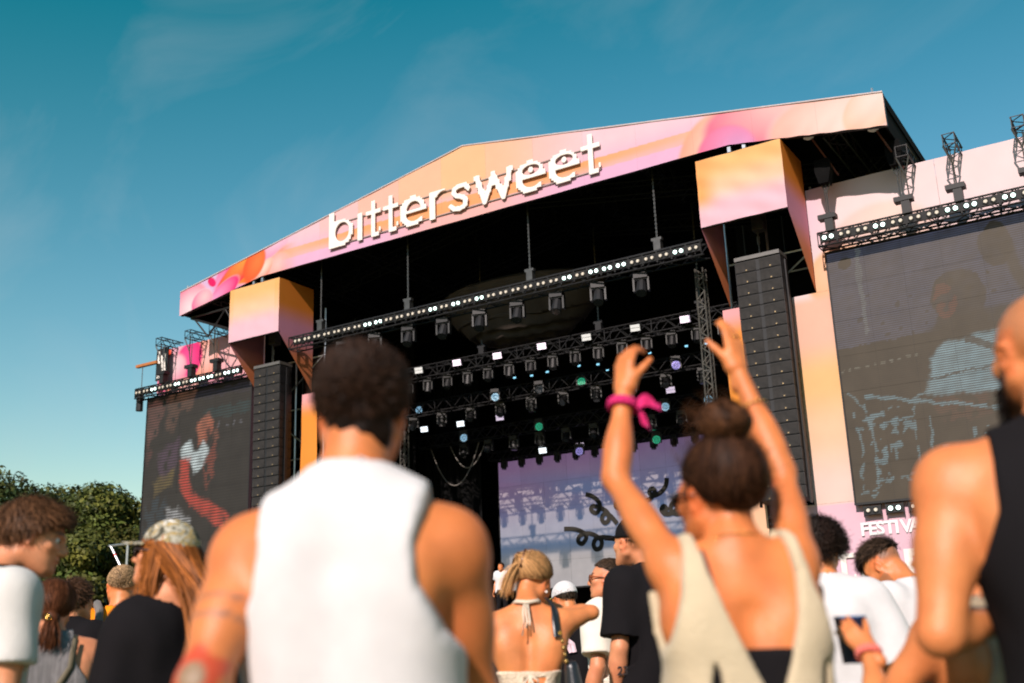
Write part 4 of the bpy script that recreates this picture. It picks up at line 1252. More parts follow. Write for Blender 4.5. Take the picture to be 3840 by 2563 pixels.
class Body:
    """skeleton in local metres: +y is where the chest faces, z up, feet at z=0"""
    def __init__(s, H=1.8, fem=False, bulk=1., lean=0., twist=0., arms=None, head=(0, 0, 0), head_off=(0, 0, 0), shrug=0., stance=.1, neck_fwd=.02, sw=None, fore=1.):
        s.H, s.fem, s.bulk, s.lean, s.fore = H, fem, bulk, lean, fore
        k = H / 1.8; s.k = k
        s.pel = np.array([0, 0, .95 * k])
        s.Rt = rot(rx=-lean, rz=twist)
        T = s.T
        sw0 = (.172 if fem else .192) * (1 + (bulk - 1) * .45)
        sw = sw or sw0
        s.sw = sw
        s.sh = {i: T((i * sw, -.005, 1.455 + shrug)) for i in (-1, 1)}
        s.nb = T((0, -.012, 1.49)); 
        s.nt = T((0, neck_fwd, 1.585)) + np.array(head_off) * .6
        s.Rh = s.Rt @ rot(rx=head[0], ry=head[2], rz=head[1])
        s.hc = s.nt + s.Rh @ np.array([0, .022, .075]) * k + np.array(head_off) * .4
        s.hk = (k if not fem else k * .985) * 1.0
        arms = arms or {}
        s.arm = {}
        for i in (-1, 1):
            a = arms.get(i)
            if a is None:
                el = s.sh[i] + np.array([i * .06, -.02, -.285]) * k; wr = el + np.array([i * .015, .09, -.24]) * k
                a = (el, wr, None)
            s.arm[i] = [np.array(a[0], float), np.array(a[1], float), a[2] if len(a) > 2 else None]
        s.leg = {i: (np.array([i * .092, 0, .93]) * k, np.array([i * (.09 + stance * .3), .03, .5]) * k, np.array([i * (.08 + stance * .5), -.02, .08]) * k) for i in (-1, 1)}
        s.build()
    def T(s, p):
        p = np.array(p, float) * s.k
        return s.pel + s.Rt @ (p - s.pel) if p[2] > s.pel[2] else p
    def build(s):
        k, b, f, T = s.k, s.bulk, s.fem, s.T
        R = s.Rt; P = []
        def e(c, r, kk, tg, RR=None): P.append((EL(T(c), np.array(r) * k, R if RR is None else R @ RR), kk, tg))
        wx = 1 if not f else .9
        e((0, 0, .95), (.172 * b ** .5, .118 * b, .13), .04, 'pelvis')
        e((0, .0, 1.08), (.142 * b * wx, .102 * b, .16), .05, 'torso')
        e((0, -.005, 1.27), (.163 * b * wx, .112 * b, .2), .05, 'torso')
        for i in (-1, 1):
            e((i * .088 * b, -.064, 1.31), (.075, .058, .12), .03, 'torso', rot(ry=i * .22))
            e((i * .05 * b, -.06, 1.12), (.05, .05, .16), .035, 'torso')
            e((i * .105 * b, -.03, 1.38), (.08, .075, .09), .05, 'torso')
            if not f: e((i * .08, .07, 1.33), (.085, .045, .075), .04, 'torso')
            else: e((i * .075, .085, 1.27), (.062, .06, .065), .03, 'torso')
            # shoulder girdle
            P.append((RC(T((i * .03, -.02, 1.435)), s.sh[i] + np.array([-i * .02, 0, -.01]), .068 * k, .058 * k * b), .05, 'torso'))
            P.append((RC(s.nb + np.array([i * .012, -.004, .03]), s.sh[i] * .72 + s.nb * .28 + np.array([0, -.01, .01 * k]), .044 * k, .036 * k * b), .045, 'trap'))
            el, wr, hd = s.arm[i]
            sh = s.sh[i]
            ar = (.053 if not f else .038) * k * b; er = (.041 if not f else .0315) * k * b ** .6; wrr = (.028 if not f else .0225) * k
            P.append((EL(sh + (el - sh) * .09, np.array([1.18, 1.12, 1.3]) * ar), .045, 'uparm'))
            P.append((RC(sh, el, ar, er), .035, 'uparm'))
            d = el - sh
            P.append((EL(sh + d * .47, np.array([ar * .98, ar * .98, np.linalg.norm(d) * .3]), frame(d)), .03, 'uparm'))
            d2 = wr - el
            P.append((RC(el, wr, er * s.fore, wrr), .02, 'arm'))
            P.append((EL(el + d2 * .3, np.array([er * 1.06, er * 1.0, np.linalg.norm(d2) * .28]) * s.fore, frame(d2)), .03, 'arm'))
            hip, kn, an = s.leg[i]
            P.append((RC(hip, kn, .092 * k * b ** .5, .058 * k), .05, 'leg'))
            P.append((RC(kn, an, .056 * k, .038 * k), .02, 'leg'))
            P.append((EL(kn + (an - kn) * .3 + np.array([0, -.02 * k, 0]), np.array([.056, .056, .12]) * k), .03, 'leg'))
            P.append((RC(an + np.array([0, -.02, -.03]) * k, an + np.array([i * .03, .16, -.045]) * k, .036 * k, .03 * k), .03, 'foot'))
        nr = (.06 if not f else .049) * k * b ** .5
        P.append((RC(s.nb + np.array([0, .0, -.02]), s.nt + s.Rh @ np.array([0, -.012, .02]), nr * 1.06, nr), .04, 'neck'))
        s.P = P
        # spine groove
        s.groove = RC(T((0, -.132 * b, 1.05)), T((0, -.128 * b, 1.38)), .02, .016)
        s.headp = s.head_prims()
    def hp(s, p): return s.hc + s.Rh @ (np.array(p, float) * s.hk)
    def head_prims(s):
        f = s.fem; q = s.hk; R = s.Rh; H = []
        def e(c, r, k, RR=None, op='u'): H.append((EL(s.hp(c), np.array(r) * q, R if RR is None else R @ RR), k, op))
        def c(a, b, ra, rb, k, op='u'): H.append((RC(s.hp(a), s.hp(b), ra * q, rb * q), k, op))
        e((0, -.014, .034), (.0755, .095, .084), .02)
        e((0, .03, -.012), (.064, .068, .095), .03)
        jw = .054 if not f else .047
        e((0, .048, -.062), (jw, .048, .05), .025)
        c((0, .083, -.098), (0, .074, -.092), .019, .02, .02)
        for i in (-1, 1):
            c((i * .057, .0, -.045), (i * .03, .07, -.095), .02, .016, .03)
            e((i * .043, .064, -.016), (.024, .022, .02), .02)
            c((i * .012, .092, .022), (i * .048, .074, .026), .009, .007, .016)
            e((i * .032, .097, .006), (.016, .017, .012), .012, None, 's')
            # ears
            e((i * .079, -.004, -.006), (.010, .022, .033), .006, rot(ry=i * .2, rz=i * -.35))
            e((i * .087, -.001, -.004), (.007, .013, .02), .006, rot(ry=i * .2, rz=i * -.35), 's')
        c((0, .094, .018), (0, .115, -.026), .0075, .0115, .012)
        for i in (-1, 1): e((i * .011, .104, -.031), (.010, .012, .008), .008)
        c((-.02, .092, -.058), (.02, .092, -.058), .0065, .0065, .010)
        e((0, .099, -.056), (.013, .008, .006), .006); e((0, .097, -.067), (.014, .0085, .007), .006)
        e((0, .098, -.0615), (.022, .006, .0018), .003, None, 's')
        return H
    def hand_prims(s, i, info):
        """info: dict dir (fingers), palm (palm normal), curl per finger, spread, thumb"""
        el, wr, _ = s.arm[i]
        k = s.k * (.86 if s.fem else 1.)
        info = info or {}
        d = np.array(info.get('dir', wr - el), float); d /= np.linalg.norm(d)
        pn = np.array(info.get('palm', (-i, .2, 0)), float); pn -= d * (pn @ d); pn /= np.linalg.norm(pn)
        sd = np.cross(d, pn) * info.get('side', i)          # towards the thumb
        curl = info.get('curl', (.35, .4, .45, .5)); tc = info.get('thumb', .35); spr = info.get('spread', .06)
        H = []
        def w(a, b, c): return wr + (d * a + sd * b + pn * c) * k
        H.append((RC(w(-.05, 0, 0), w(.01, 0, 0), .027 * k, .026 * k), .012))
        for j, b in enumerate((.026, .009, -.008, -.024)):
            H.append((RC(w(.012, b * .6, 0), w(.085, b, 0), .0165 * k, .0125 * k), .014))
        H.append((RC(w(.01, .02, .008), w(.045, .033, .012), .018 * k, .015 * k), .012))
        L = [(.042, .026, .021), (.046, .03, .022), (.043, .028, .022), (.034, .021, .019)]
        for j, b in enumerate((.027, .009, -.009, -.026)):
            p = w(.085, b, 0); ang = curl[j] * .6; sp = spr * (1.5 - j)
            for q, l in enumerate(L[j]):
                dd = (d * math.cos(ang) + pn * math.sin(ang)) + sd * sp
                dd /= np.linalg.norm(dd)
                n = p + dd * l * k
                r0, r1 = (.0098, .0088, .0082, .0072)[q:q + 2]
                H.append((RC(p, n, r0 * k, r1 * k), .002)); p = n; ang += curl[j]
        p = w(.04, .034, .012); a1 = .75
        for l, r0, r1, da in ((.042, .0125, .0108, .0), (.033, .0105, .0085, -.25)):
            dd = d * math.cos(a1) + sd * math.sin(a1) * (1 - tc) + pn * math.sin(a1) * tc * 1.3; dd /= np.linalg.norm(dd)
            n = p + dd * l * k; H.append((RC(p, n, r0 * k, r1 * k), .006)); p = n; a1 += da
        return H
def frame(d):
    d = np.array(d, float) / np.linalg.norm(d)
    a = np.cross(d, (0, 1, .01)); a /= np.linalg.norm(a); b = np.cross(d, a)
    return np.stack([a, b, d], 1)

def bounds(prims, m):
    lo = np.min([p.bb[0] for p in prims], 0) - m; hi = np.max([p.bb[1] for p in prims], 0) + m
    return lo, hi
def body_mesh(b, h, hh, hands=(-1, 1), bare_legs=True):
    pr = [p for p, _, tg in b.P if tg not in ('foot',)] + [p for p, _, _ in b.headp]
    lo, hi = bounds(pr, .03)
    lo[2] = max(lo[2], 0.)
    v = Vox(lo, hi, h, (b.hp((0, 0, -.13))[2] - .02, b.hp((0, 0, .13))[2] + .02, hh))
    for p, k, tg in b.P:
        if tg == 'foot': continue
        v.add(p, k)
    v.add(b.groove, .03, 0, 's')
    for p, k, op in b.headp: v.add(p, k, 0, op)
    V, Q = v.mesh()
    Vs, Qs = [V], [Q]; n = len(V)
    for i in hands:
        H = b.hand_prims(i, b.arm[i][2])
        lo, hi = bounds([p for p, _ in H], .012)
        hv = Vox(lo, hi, .0034)
        for p, k in H: hv.add(p, k)
        a, q = hv.mesh(); Vs.append(a); Qs.append(q + n); n += len(a)
    return np.concatenate(Vs), np.concatenate(Qs)

def garment(b, tags, inf, clips, h=.009, extra=(), noise=(.004, 16, 0), wave_st=(1, 1, .5), fine=None, k_add=.02):
    """cloth as an inflated body region cut by functions; clips are f(X,Y,Z) < 0 inside"""
    pr = [(p, k) for p, k, tg in b.P if tg in tags]
    al = [p for p, _ in pr] + [p for p, _ in extra]
    lo, hi = bounds(al, inf + .04)
    lo[2] = max(lo[2], .0)
    v = Vox(lo, hi, h)
    for p, k in pr: v.add(p, k + k_add, inf)
    for p, k in extra: v.add(p, k, 0)
    for c in clips: v.clip(c)
    V, Q = v.mesh()
    if noise and len(V):
        n = vnorm(V, Q)
        V = V + n * (wave3(V, noise[1], noise[2], noise[0], wave_st) + wave3(V, noise[1] * 2.7, noise[2] + 5, noise[0] * .4, wave_st))[:, None]
    return V, Q
def polysd(pts):
    """signed distance to a polygon in x,z as numpy function (negative inside)"""
    def f(X, Z):
        X, Z = np.broadcast_arrays(X, Z)
        d = segdist(X, Z, list(pts) + [pts[0]])
        return np.where(inpoly(X, Z, pts), -d, d).astype(np.float32)
    return f

# ---------------------------------------------------------------- hair
def hairline(u, back=-.62, side=-.12, front=.55):
    """> 0 where hair grows; u unit directions in head space"""
    y = u[:, 1]
    hl = np.where(y < .1, back + (side - back) * np.clip((y + 1) / 1.1, 0, 1) ** 1.5, side + (front - side) * np.clip((y - .1) / .8, 0, 1) ** .8)
    return u[:, 2] - hl
SC, SR = np.array([0, -.014, .034]), np.array([.0765, .096, .085])
def scalp(n, rg, **kw):
    u = rg.normal(size=(n * 3, 3)); u /= np.linalg.norm(u, axis=1)[:, None]
    u = u[hairline(u, **kw) > 0][:n]
    return u
def strands(b, u, rg, length, comb, lift=.25, grav=.0, steps=6, width=.003, jit=.12, off=.004, curl=0., curl_r=.006, clump=0, bend=None, start=0.):
    """integrate hair paths in head space; comb(P,u) gives the flow direction"""
    p = SC + u * (SR + off * .3 + start)
    n = u / SR; n /= np.linalg.norm(n, axis=1)[:, None]
    N = len(u)
    ln = length * rg.uniform(.7, 1.15, (N, 1))
    if clump:
        cid = rg.integers(0, clump, N); cj = rg.normal(size=(clump, 3))[cid]
    else: cj = np.zeros((N, 3))
    jv = rg.normal(size=(N, 3)) * jit + cj * jit * 1.4
    P = [p]; nrm = [n]
    for k in range(steps):
        c = comb(p, u)
        d = c + n * lift * (1 - k / steps) + jv + np.array([0, 0, -1]) * grav * (k / steps)
        d /= np.linalg.norm(d, axis=1)[:, None] + 1e-9
        p = p + d * ln / steps
        r = (p - SC) / (SR + off + .004)
        q = np.linalg.norm(r, axis=1)[:, None]
        p = np.where(q < 1, SC + r / np.maximum(q, 1e-6) * (SR + off + .004), p)
        n = (p - SC) / SR ** 2; n /= np.linalg.norm(n, axis=1)[:, None]
        P.append(p); nrm.append(n)
    P = np.stack(P, 1); nrm = np.stack(nrm, 1)
    if curl:
        ph = rg.uniform(0, 6.28, (N, 1)); t = np.linspace(0, 1, steps + 1)[None]
        T = np.gradient(P, axis=1); T /= np.linalg.norm(T, axis=2)[..., None] + 1e-9
        A = np.cross(T, nrm); A /= np.linalg.norm(A, axis=2)[..., None] + 1e-9; B = np.cross(T, A)
        w = curl * 6.28 * t + ph
        P = P + (A * np.cos(w)[..., None] + B * np.sin(w)[..., None]) * curl_r * np.minimum(t * 4, 1)[..., None]
    return P, nrm, width
def ribbons(b, sets, color, rg, var=.35, tip=1.4):
    Vs, Fs, Cs = [], [], []; n0 = 0
    for P, nrm, width in sets:
        N, S, _ = P.shape
        T = np.gradient(P, axis=1); T /= np.linalg.norm(T, axis=2)[..., None] + 1e-9
        A = np.cross(T, nrm); A /= np.linalg.norm(A, axis=2)[..., None] + 1e-9
        w = width * np.linspace(1, .35, S)[None, :, None]
        V = np.stack([P - A * w / 2, P + A * w / 2], 2)
        q = np.arange(N * S * 2).reshape(N, S, 2) + n0
        F = np.stack([q[:, :-1, 0], q[:, :-1, 1], q[:, 1:, 1], q[:, 1:, 0]], -1).reshape(-1, 4)
        c = np.array(color)[None, None, None] * (1 + var * rg.normal(size=(N, 1, 1, 1))).clip(.3, 2.2) * np.linspace(.85, tip, S)[None, :, None, None]
        Vs.append(V.reshape(-1, 3)); Fs.append(F); Cs.append(np.broadcast_to(c, (N, S, 2, 3)).reshape(-1, 3)); n0 += N * S * 2
    return np.concatenate(Vs), np.concatenate(Fs), np.concatenate(Cs)
def hair_cap(b, thick=.006, color=(.02, .012, .008), noise=.003, seed=1, h=.006, kw=None, extra=()):
    """solid layer under the strands, in head space"""
    kw = kw or {}
    v = Vox(np.array([-.14, -.2, -.16]), np.array([.14, .14, .2]), h)
    v.add(EL(SC, SR + thick), .01)
    def cut(X, Y, Z):
        X, Y, Z = np.broadcast_arrays(X, Y, Z)
        u = np.stack([(X - SC[0]) / SR[0], (Y - SC[1]) / SR[1], (Z - SC[2]) / SR[2]], -1).reshape(-1, 3)
        u = u / (np.linalg.norm(u, axis=1)[:, None] + 1e-9)
        return (-hairline(u, **kw)).reshape(X.shape) * .07
    v.clip(cut)
    for p, k in extra: v.add(p, k)
    V, Q = v.mesh()
    V = V + vnorm(V, Q) * wave3(V, 120, seed, noise)[:, None]
    return V, Q, np.broadcast_to(np.array(color) * .8, V.shape)
def hair_object(b, root, parts, name='hair', label=None):
    """parts: list of (V,F,C) in head space, joined into one mesh"""
    Vs, Fs, Cs = [], [], []; n = 0
    for V, F, C in parts:
        Vs.append(V); Fs.append(F + n); Cs.append(C); n += len(V)
    V = np.concatenate(Vs) * b.hk
    V = V @ b.Rh.T + b.hc
    o = obj(name, mesh_np(name, V, np.concatenate(Fs), True, np.concatenate(Cs).clip(0, 1), M['hair']), None, root)
    if label: o['label'] = label
    return o
def tang(p, u, g):
    """component of direction g along the scalp"""
    n = (p - SC) / SR ** 2; n /= np.linalg.norm(n, axis=1)[:, None]
    g = np.broadcast_to(np.asarray(g, float), p.shape)
    t = g - n * (g * n).sum(1)[:, None]
    return t / (np.linalg.norm(t, axis=1)[:, None] + 1e-6)
def to_point(pt):
    pt = np.asarray(pt, float)
    return lambda p, u: tang(p, u, pt - p)

# ---------------------------------------------------------------- assembling a person
def person(label, loc, rz, b, skin='tan', h=.011, hh=.0055, hands=(-1, 1), paint=None, group='people in the crowd'):
    root = empty('person', loc, rz, label, 'person', group)
    V, Q = body_mesh(b, h, hh, hands)
    base = np.array(SKIN[skin])
    C = np.broadcast_to(base, V.shape).copy()
    # redder lips, cheeks and ears; brows
    L = (V - b.hc) @ b.Rh / b.hk
    C = mixc(C, base * (1.0, .62, .55), .55 * np.exp(-(((L[:, 0]) / .024) ** 2 + ((L[:, 2] + .061) / .009) ** 2)) * (L[:, 1] > .07))
    C = mixc(C, base * (1.02, .72, .66), .6 * ((np.abs(L[:, 0]) > .07) & (np.abs(L[:, 2]) < .045) & (np.abs(L[:, 1]) < .035)))
    br = (np.abs(L[:, 2] - (.032 - .1 * np.abs(np.abs(L[:, 0]) - .03))) < .0065) & (np.abs(np.abs(L[:, 0]) - .033) < .021) & (L[:, 1] > .055)
    C[br] = C[br] * .25
    C = C * (1 + wave3(V, 60, 77, .05) + wave3(V, 18, 78, .05))[:, None] * np.array([1, 1, 1])
    C[:, 1:] *= (1 + wave3(V, 26, 79, .06))[:, None]
    if paint is not None: C = paint(V, C, L)
    o = obj('body', mesh_np('body', V, Q, True, C.clip(0, 1), M['skin']), None, root)
    # shoes
    for i in (-1, 1):
        v = Vox(*bounds([p for p, _, t in b.P if t == 'foot'], .03), .012)
        ft = [p for p, _, t in b.P if t == 'foot'][0 if i < 0 else 1]
        v.add(ft, .02, .012)
        v.add(RC(ft.a + np.array([0, 0, .05]), ft.a, .045, .05), .03)
        v.clip(lambda X, Y, Z: .004 - Z)
        a, q = v.mesh()
        if len(a): obj('shoe', mesh_np('shoe', a, q, True, None, SHOE[0]), None, root)
    return root
SHOE = [cloth('pale_trainers', (.45, .44, .42), .6)]
def wear(root, name, VQ, material, label=None, col=None):
    V, Q = VQ
    o = obj(name, mesh_np(name, V, Q, True, col, material), None, root)
    if label: o['label'] = label
    return o
def eyes(b, root, look=(0, 1, 0)):
    for i in (-1, 1):
        v = MB()
        n, m_ = 10, 7
        me = bpy.data.meshes.new('eye')
        bm = bmesh.new(); bmesh.ops.create_uvsphere(bm, u_segments=16, v_segments=12, radius=.0118 * b.hk); bm.to_mesh(me); bm.free()
        for p in me.polygons: p.use_smooth = True
        o = obj('eye', me, EYE, root, b.hp((i * .032, .0795, .006)))
        me2 = MB().tube((0, 0, 0), (0, .003, 0), .0058 * b.hk, 12, .0052 * b.hk).mesh('iris', IRIS)
        L = b.Rh @ np.array(look)
        ir = obj('iris', me2, None, o, tuple(L * .0098 * b.hk), Vector(L).to_track_quat('Y', 'Z').to_euler())
EYE = mat('eye_white', (.7, .66, .62), .2, spec=.6)
IRIS = mat('eye_iris', (.02, .012, .008), .15, spec=.8)
GLASS = mat('sunglass_lens', (.012, .010, .010), .08, spec=.9)
def sunglasses(b, root, color=(.02, .015, .012), name='sunglasses', dz=0.):
    m = mat('glasses_frame', color, .3, spec=.6)
    k = b.hk
    f, l = MB(), MB()
    for i in (-1, 1):
        c = b.hp((i * .033, .108, .004 + dz))
        for q in range(12):
            a0, a1 = 2 * math.pi * q / 12, 2 * math.pi * (q + 1) / 12
            P = lambda a: tuple(b.hp((i * .033 + .027 * math.cos(a), .108 - .012 * abs(i * .033 + .027 * math.cos(a)) / .06, .004 + dz + .021 * math.sin(a))))
            f.tube(P(a0), P(a1), .0035 * k, 5)
        ring = [b.hp((i * .033 + .026 * math.cos(2 * math.pi * q / 12), .106 - .2 * abs(i * .033 + .026 * math.cos(2 * math.pi * q / 12)) * .1, .004 + dz + .02 * math.sin(2 * math.pi * q / 12))) for q in range(12)]
        n = len(l.v); l.v += [tuple(p) for p in ring]; l.f.append(tuple(range(n, n + 12)))
        f.path([b.hp((i * .06, .100, .01 + dz)), b.hp((i * .076, .085, .012 + dz)), b.hp((i * .0815, .02, .012 + dz)), b.hp((i * .083, -.012, .006 + dz))], .004 * k, 6)
    f.tube(tuple(b.hp((-.008, .11, .008 + dz))), tuple(b.hp((.008, .11, .008 + dz))), .003 * k)
    o = f.build(name, m, root, smooth=True); l.build('lens', GLASS, o)
def tee(b, root, material, hem, sleeve=.62, inf=.016, loose=.02, neck=.078, seed=1, label=None, name='t_shirt', h=.009, flare=.03, sl_r=.02):
    """short sleeved shirt"""
    k = b.k; ex = []
    T = b.T
    w = .155 * b.bulk
    for i in (-1, 1):
        sh, el = b.sh[i], b.arm[i][0]
        en = sh + (el - sh) * sleeve
        ar = (.053 if not b.fem else .043) * k * b.bulk
        ex.append((RC(sh + (el - sh) * .02, en, ar + .022, ar + .022 + sl_r), .04))
        ex.append((RC(T((i * w * .62, -.008, 1.33)), T((i * (w * .66 + flare * .5), -.0, hem / k + .01)), .085 * k * b.bulk + loose, .088 * k * b.bulk + loose + flare * .4), .07))
    ne = b.nb + np.array([0, .0, .045 * k])
    ends = {i: (b.sh[i], b.arm[i][0]) for i in (-1, 1)}
    def cut_hem(X, Y, Z): return hem * 1. - Z + .008 * np.sin(X * 20) 
    def cut_neck(X, Y, Z):
        return neck * k - np.sqrt((X - ne[0]) ** 2 + (Y - ne[1] - .012) ** 2 + ((Z - ne[2] - .02) * .9) ** 2)
    def cut_sl(X, Y, Z):
        r = None
        for i in (-1, 1):
            sh, el = ends[i]; d = el - sh; L = np.linalg.norm(d); d = d / L
            t = (X - sh[0]) * d[0] + (Y - sh[1]) * d[1] + (Z - sh[2]) * d[2] - L * sleeve
            near = np.sqrt((X - sh[0] - d[0] * L * sleeve) ** 2 + (Y - sh[1] - d[1] * L * sleeve) ** 2 + (Z - sh[2] - d[2] * L * sleeve) ** 2) - .135 * k
            q = np.minimum(t, -near)
            side = i * (X - (b.T((i * (.16 * b.bulk + .03), 0, 1.2)))[0])
            q = np.minimum(q, side + .0)
            r = q if r is None else np.maximum(r, q)
        return r
    VQ = garment(b, ('torso', 'pelvis', 'uparm', 'trap'), inf, (cut_hem, cut_neck, cut_sl), h, ex, (.010, 11, seed), (1.4, 1, .6))
    return wear(root, name, VQ, material, label)
def trousers(b, root, material, top=1.0, bottom=.12, inf=.018, h=.014, name='trousers', seed=3, label=None, extra=()):
    k = b.k
    VQ = garment(b, ('pelvis', 'leg'), inf, (lambda X, Y, Z: Z - top * k + 0 * X, lambda X, Y, Z: bottom * k - Z + 0 * X), h, extra, (.006, 12, seed))
    return wear(root, name, VQ, material, label)

# ================================================================ the crowd
def to_local(loc, rz, P):
    c, s = math.cos(-rz), math.sin(-rz)
    x, y = P[0] - loc[0], P[1] - loc[1]
    return np.array([c * x - s * y, s * x + c * y, P[2]])
def cap(b, root, material, brim_mat, name='cap', brim=1., back=0., yaw=0., tilt=0., visor=.075):
    """baseball cap in head space"""
    v = Vox(np.array([-.12, -.15, -.05]), np.array([.12, .22, .18]), .006)
    v.add(EL(SC + np.array([0, 0, .004]), SR + np.array([.012, .013, .016])), .01)
    v.clip(lambda X, Y, Z: (.028 - .12 * Y * 0 + tilt * Y) - Z + 0 * X)
    V, Q = v.mesh()
    v2 = Vox(np.array([-.12, .02, -.06]), np.array([.12, .24, .12]), .006)
    v2.add(EL((0, .075, .035), (.083, .10, .09)), .01)
    v2.clip(lambda X, Y, Z: np.abs(Z - (.04 - 1.6 * X * X - .12 * (Y - .08))) - .004 + 0 * Y)
    v2.clip(lambda X, Y, Z: .06 - Y + 0 * X + 0 * Z)
    W, P = v2.mesh()
    R = rot(rz=yaw)
    def put(A): return (A @ R.T * b.hk) @ b.Rh.T + b.hc
    o = obj(name, mesh_np(name, put(V), Q, True, None, material), None, root)
    obj('brim', mesh_np('brim', put(W), P, True, None, brim_mat), None, o)
    btn = MB().box((0, 0, 0), (.012, .012, .008)).mesh('button', brim_mat)
    obj('button', btn, None, o, tuple(put(np.array([[0, -.014, .136]]))[0]))
    return o
def short_hair(b, root, color, n, length, seed, lift=.5, comb=(0, 1, .1), kw=None, thick=.008, width=.0035, jit=.35, clump=0, name='hair', curl=0., steps=5, noise=.004, grav=0., nape=False, tip=1.6):
    rg = np.random.default_rng(seed); kw = kw or {}
    u = scalp(n, rg, **kw)
    S = strands(b, u, rg, length, lambda p, uu: tang(p, uu, comb), lift, grav, steps, width, jit, thick, curl, .006, clump)
    hair_object(b, root, [hair_cap(b, thick, np.array(color) * .6, noise, seed, kw=kw, extra=[(EL((0, -.052, -.045), (.062, .045, .062)), .02)] if nape else ()), ribbons(b, [S], color, rg, .5, tip)], name)
def stubble_paint(color, kw, soft=.25, amount=.8):
    def f(V, C, L):
        u = (L - SC) / SR; r = np.linalg.norm(u, axis=1); u = u / (r[:, None] + 1e-9)
        a = sstep(-soft * .5, soft, hairline(u, **kw)) * (r < 1.25) * amount
        a = a * ~((np.abs(L[:, 0]) > .068) & (np.abs(L[:, 2]) < .045) & (np.abs(L[:, 1]) < .035))
        return mixc(C, np.array(color), a)
    return f

def strap(b, root, pts, w, material, name='strap', th=.004):
    V, F = [], []
    pts = [np.array(p, float) for p in pts]
    for k, p in enumerate(pts):
        d = pts[min(k + 1, len(pts) - 1)] - pts[max(k - 1, 0)]; d /= np.linalg.norm(d)
        nrm = p - np.array([p[0] * .5, 0, p[2] - .03]); nrm -= d * (nrm @ d); nrm /= np.linalg.norm(nrm)
        s = np.cross(d, nrm)
        V += [p - s * w / 2, p + s * w / 2, p + s * w / 2 + nrm * th, p - s * w / 2 + nrm * th]
    for k in range(len(pts) - 1):
        a, c = 4 * k, 4 * k + 4
        F += [(a + q, a + (q + 1) % 4, c + (q + 1) % 4, c + q) for q in range(4)]
    return obj(name, mesh_np(name, np.array(V), np.array(F), True, None, material), None, root)
def surf_path(b, ctrl, inf, tags=('torso', 'trap', 'pelvis', 'uparm', 'neck')):
    """push control points onto the clothed body surface from outside"""
    pr = [(p, k) for p, k, t in b.P if t in tags]; out = []
    C = np.array(ctrl, float); Q = []
    for i in range(len(C) - 1):
        for t in np.linspace(0, 1, 6)[:-1]: Q.append(C[i] * (1 - t) + C[i + 1] * t)
    Q.append(C[-1])
    for p in Q:
        p = p.copy()
        for it in range(14):
            def sd(q):
                d = 10.
                for pp, k in pr:
                    e_ = float(np.squeeze(pp(np.float64(q[0]), np.float64(q[1]), np.float64(q[2])))); kk = k + .02
                    h_ = min(1, max(0, .5 + .5 * (d - e_) / kk)); d = d + (e_ - d) * h_ - kk * h_ * (1 - h_)
                return d
            d0 = sd(p) - inf
            if abs(d0) < .001: break
            g = np.array([sd(p + e_) - sd(p - e_) for e_ in np.eye(3) * .004]); g /= np.linalg.norm(g) + 1e-9
            p = p - g * d0 * .8
        out.append(p)
    return out
# --- the man in the white tank top, right in front
loc = (15.690, -23.405, 0.000); rz = 0.7077 - .24
LE, LW = to_local(loc, rz, (15.577, -23.654, 1.208)), to_local(loc, rz, (15.437, -23.481, 1.113))
RE, RW = to_local(loc, rz, (15.838, -23.216, 1.166)), to_local(loc, rz, (15.706, -23.089, 1.051))
b = Body(1.845, False, 1.08, 0, 0, {-1: (LE, LW), 1: (RE, RW)}, head=(-.02, .2, 0), head_off=(.016, 0, .014), shrug=-.045, sw=.186)
def man_paint(V, C, L):
    sh, el = b.sh[-1], b.arm[-1][0]; d = el - sh
    t = (V - sh) @ d / (d @ d); rad = np.linalg.norm(V - sh - t[:, None] * d, axis=1)
    on = (rad < .1) & (t > .1)
    for c in (.50, .62): C = mixc(C, np.array([.14, .09, .07]), .75 * on * np.exp(-((t - c) / .014) ** 4))
    ctr = sh + d * .93 + np.array([-.005, -.05, 0]); q = np.linalg.norm((V - ctr) * np.array([1, .15, 1]), axis=1)
    ang = np.arctan2(V[:, 2] - ctr[2], V[:, 0] - ctr[0]); rr = .052 * (1 + .12 * np.sin(ang * 5))
    ok = (rad < .12) & (t > .6) & (V[:, 1] < ctr[1] + .07)
    C = mixc(C, np.array([.45, .045, .02]), .85 * ok * sstep(rr, rr * .85, q)); C = mixc(C, np.array([.22, .17, .1]), .9 * ok * sstep(.028, .022, q))
    return stubble_paint((.03, .018, .012), dict(back=-.78, side=-.2), .2, .7)(V, C, L)
man = person('man in white tank top seen from behind, closest to the middle, with arm tattoos', loc, rz, b, 'tan', .009, .006, paint=man_paint)
ne = b.nb
pts = [(-.30, .6), (.30, .6), (.30, 1.17), (.235, 1.215), (.175, 1.28), (.142, 1.37), (.138, 1.44), (.148, 1.50), (.155, 1.7), (-.155, 1.7), (-.148, 1.50), (-.138, 1.44), (-.142, 1.37), (-.175, 1.28), (-.235, 1.215), (-.30, 1.17)]
ps = polysd(pts)
VQ = garment(b, ('torso', 'pelvis', 'trap'), .012, (lambda X, Y, Z: ps(X, Z)[:, :1] * np.ones_like(Y) if False else np.broadcast_to(ps(X[:, 0, 0][:, None], Z[0, 0][None])[:, None, :], np.broadcast(X, Y, Z).shape),
     lambda X, Y, Z: .088 - np.sqrt((X - ne[0]) ** 2 + (Y - ne[1] - .03) ** 2 + ((Z - ne[2] - .055) * .85) ** 2), lambda X, Y, Z: .86 - Z + 0 * X),
     .009, [(RC(b.T((i * .085, -.01, 1.3)), b.T((i * .085, 0, .84)), .11, .108), .06) for i in (-1, 1)], (.013, 8, 4), (1.7, 1, .5))
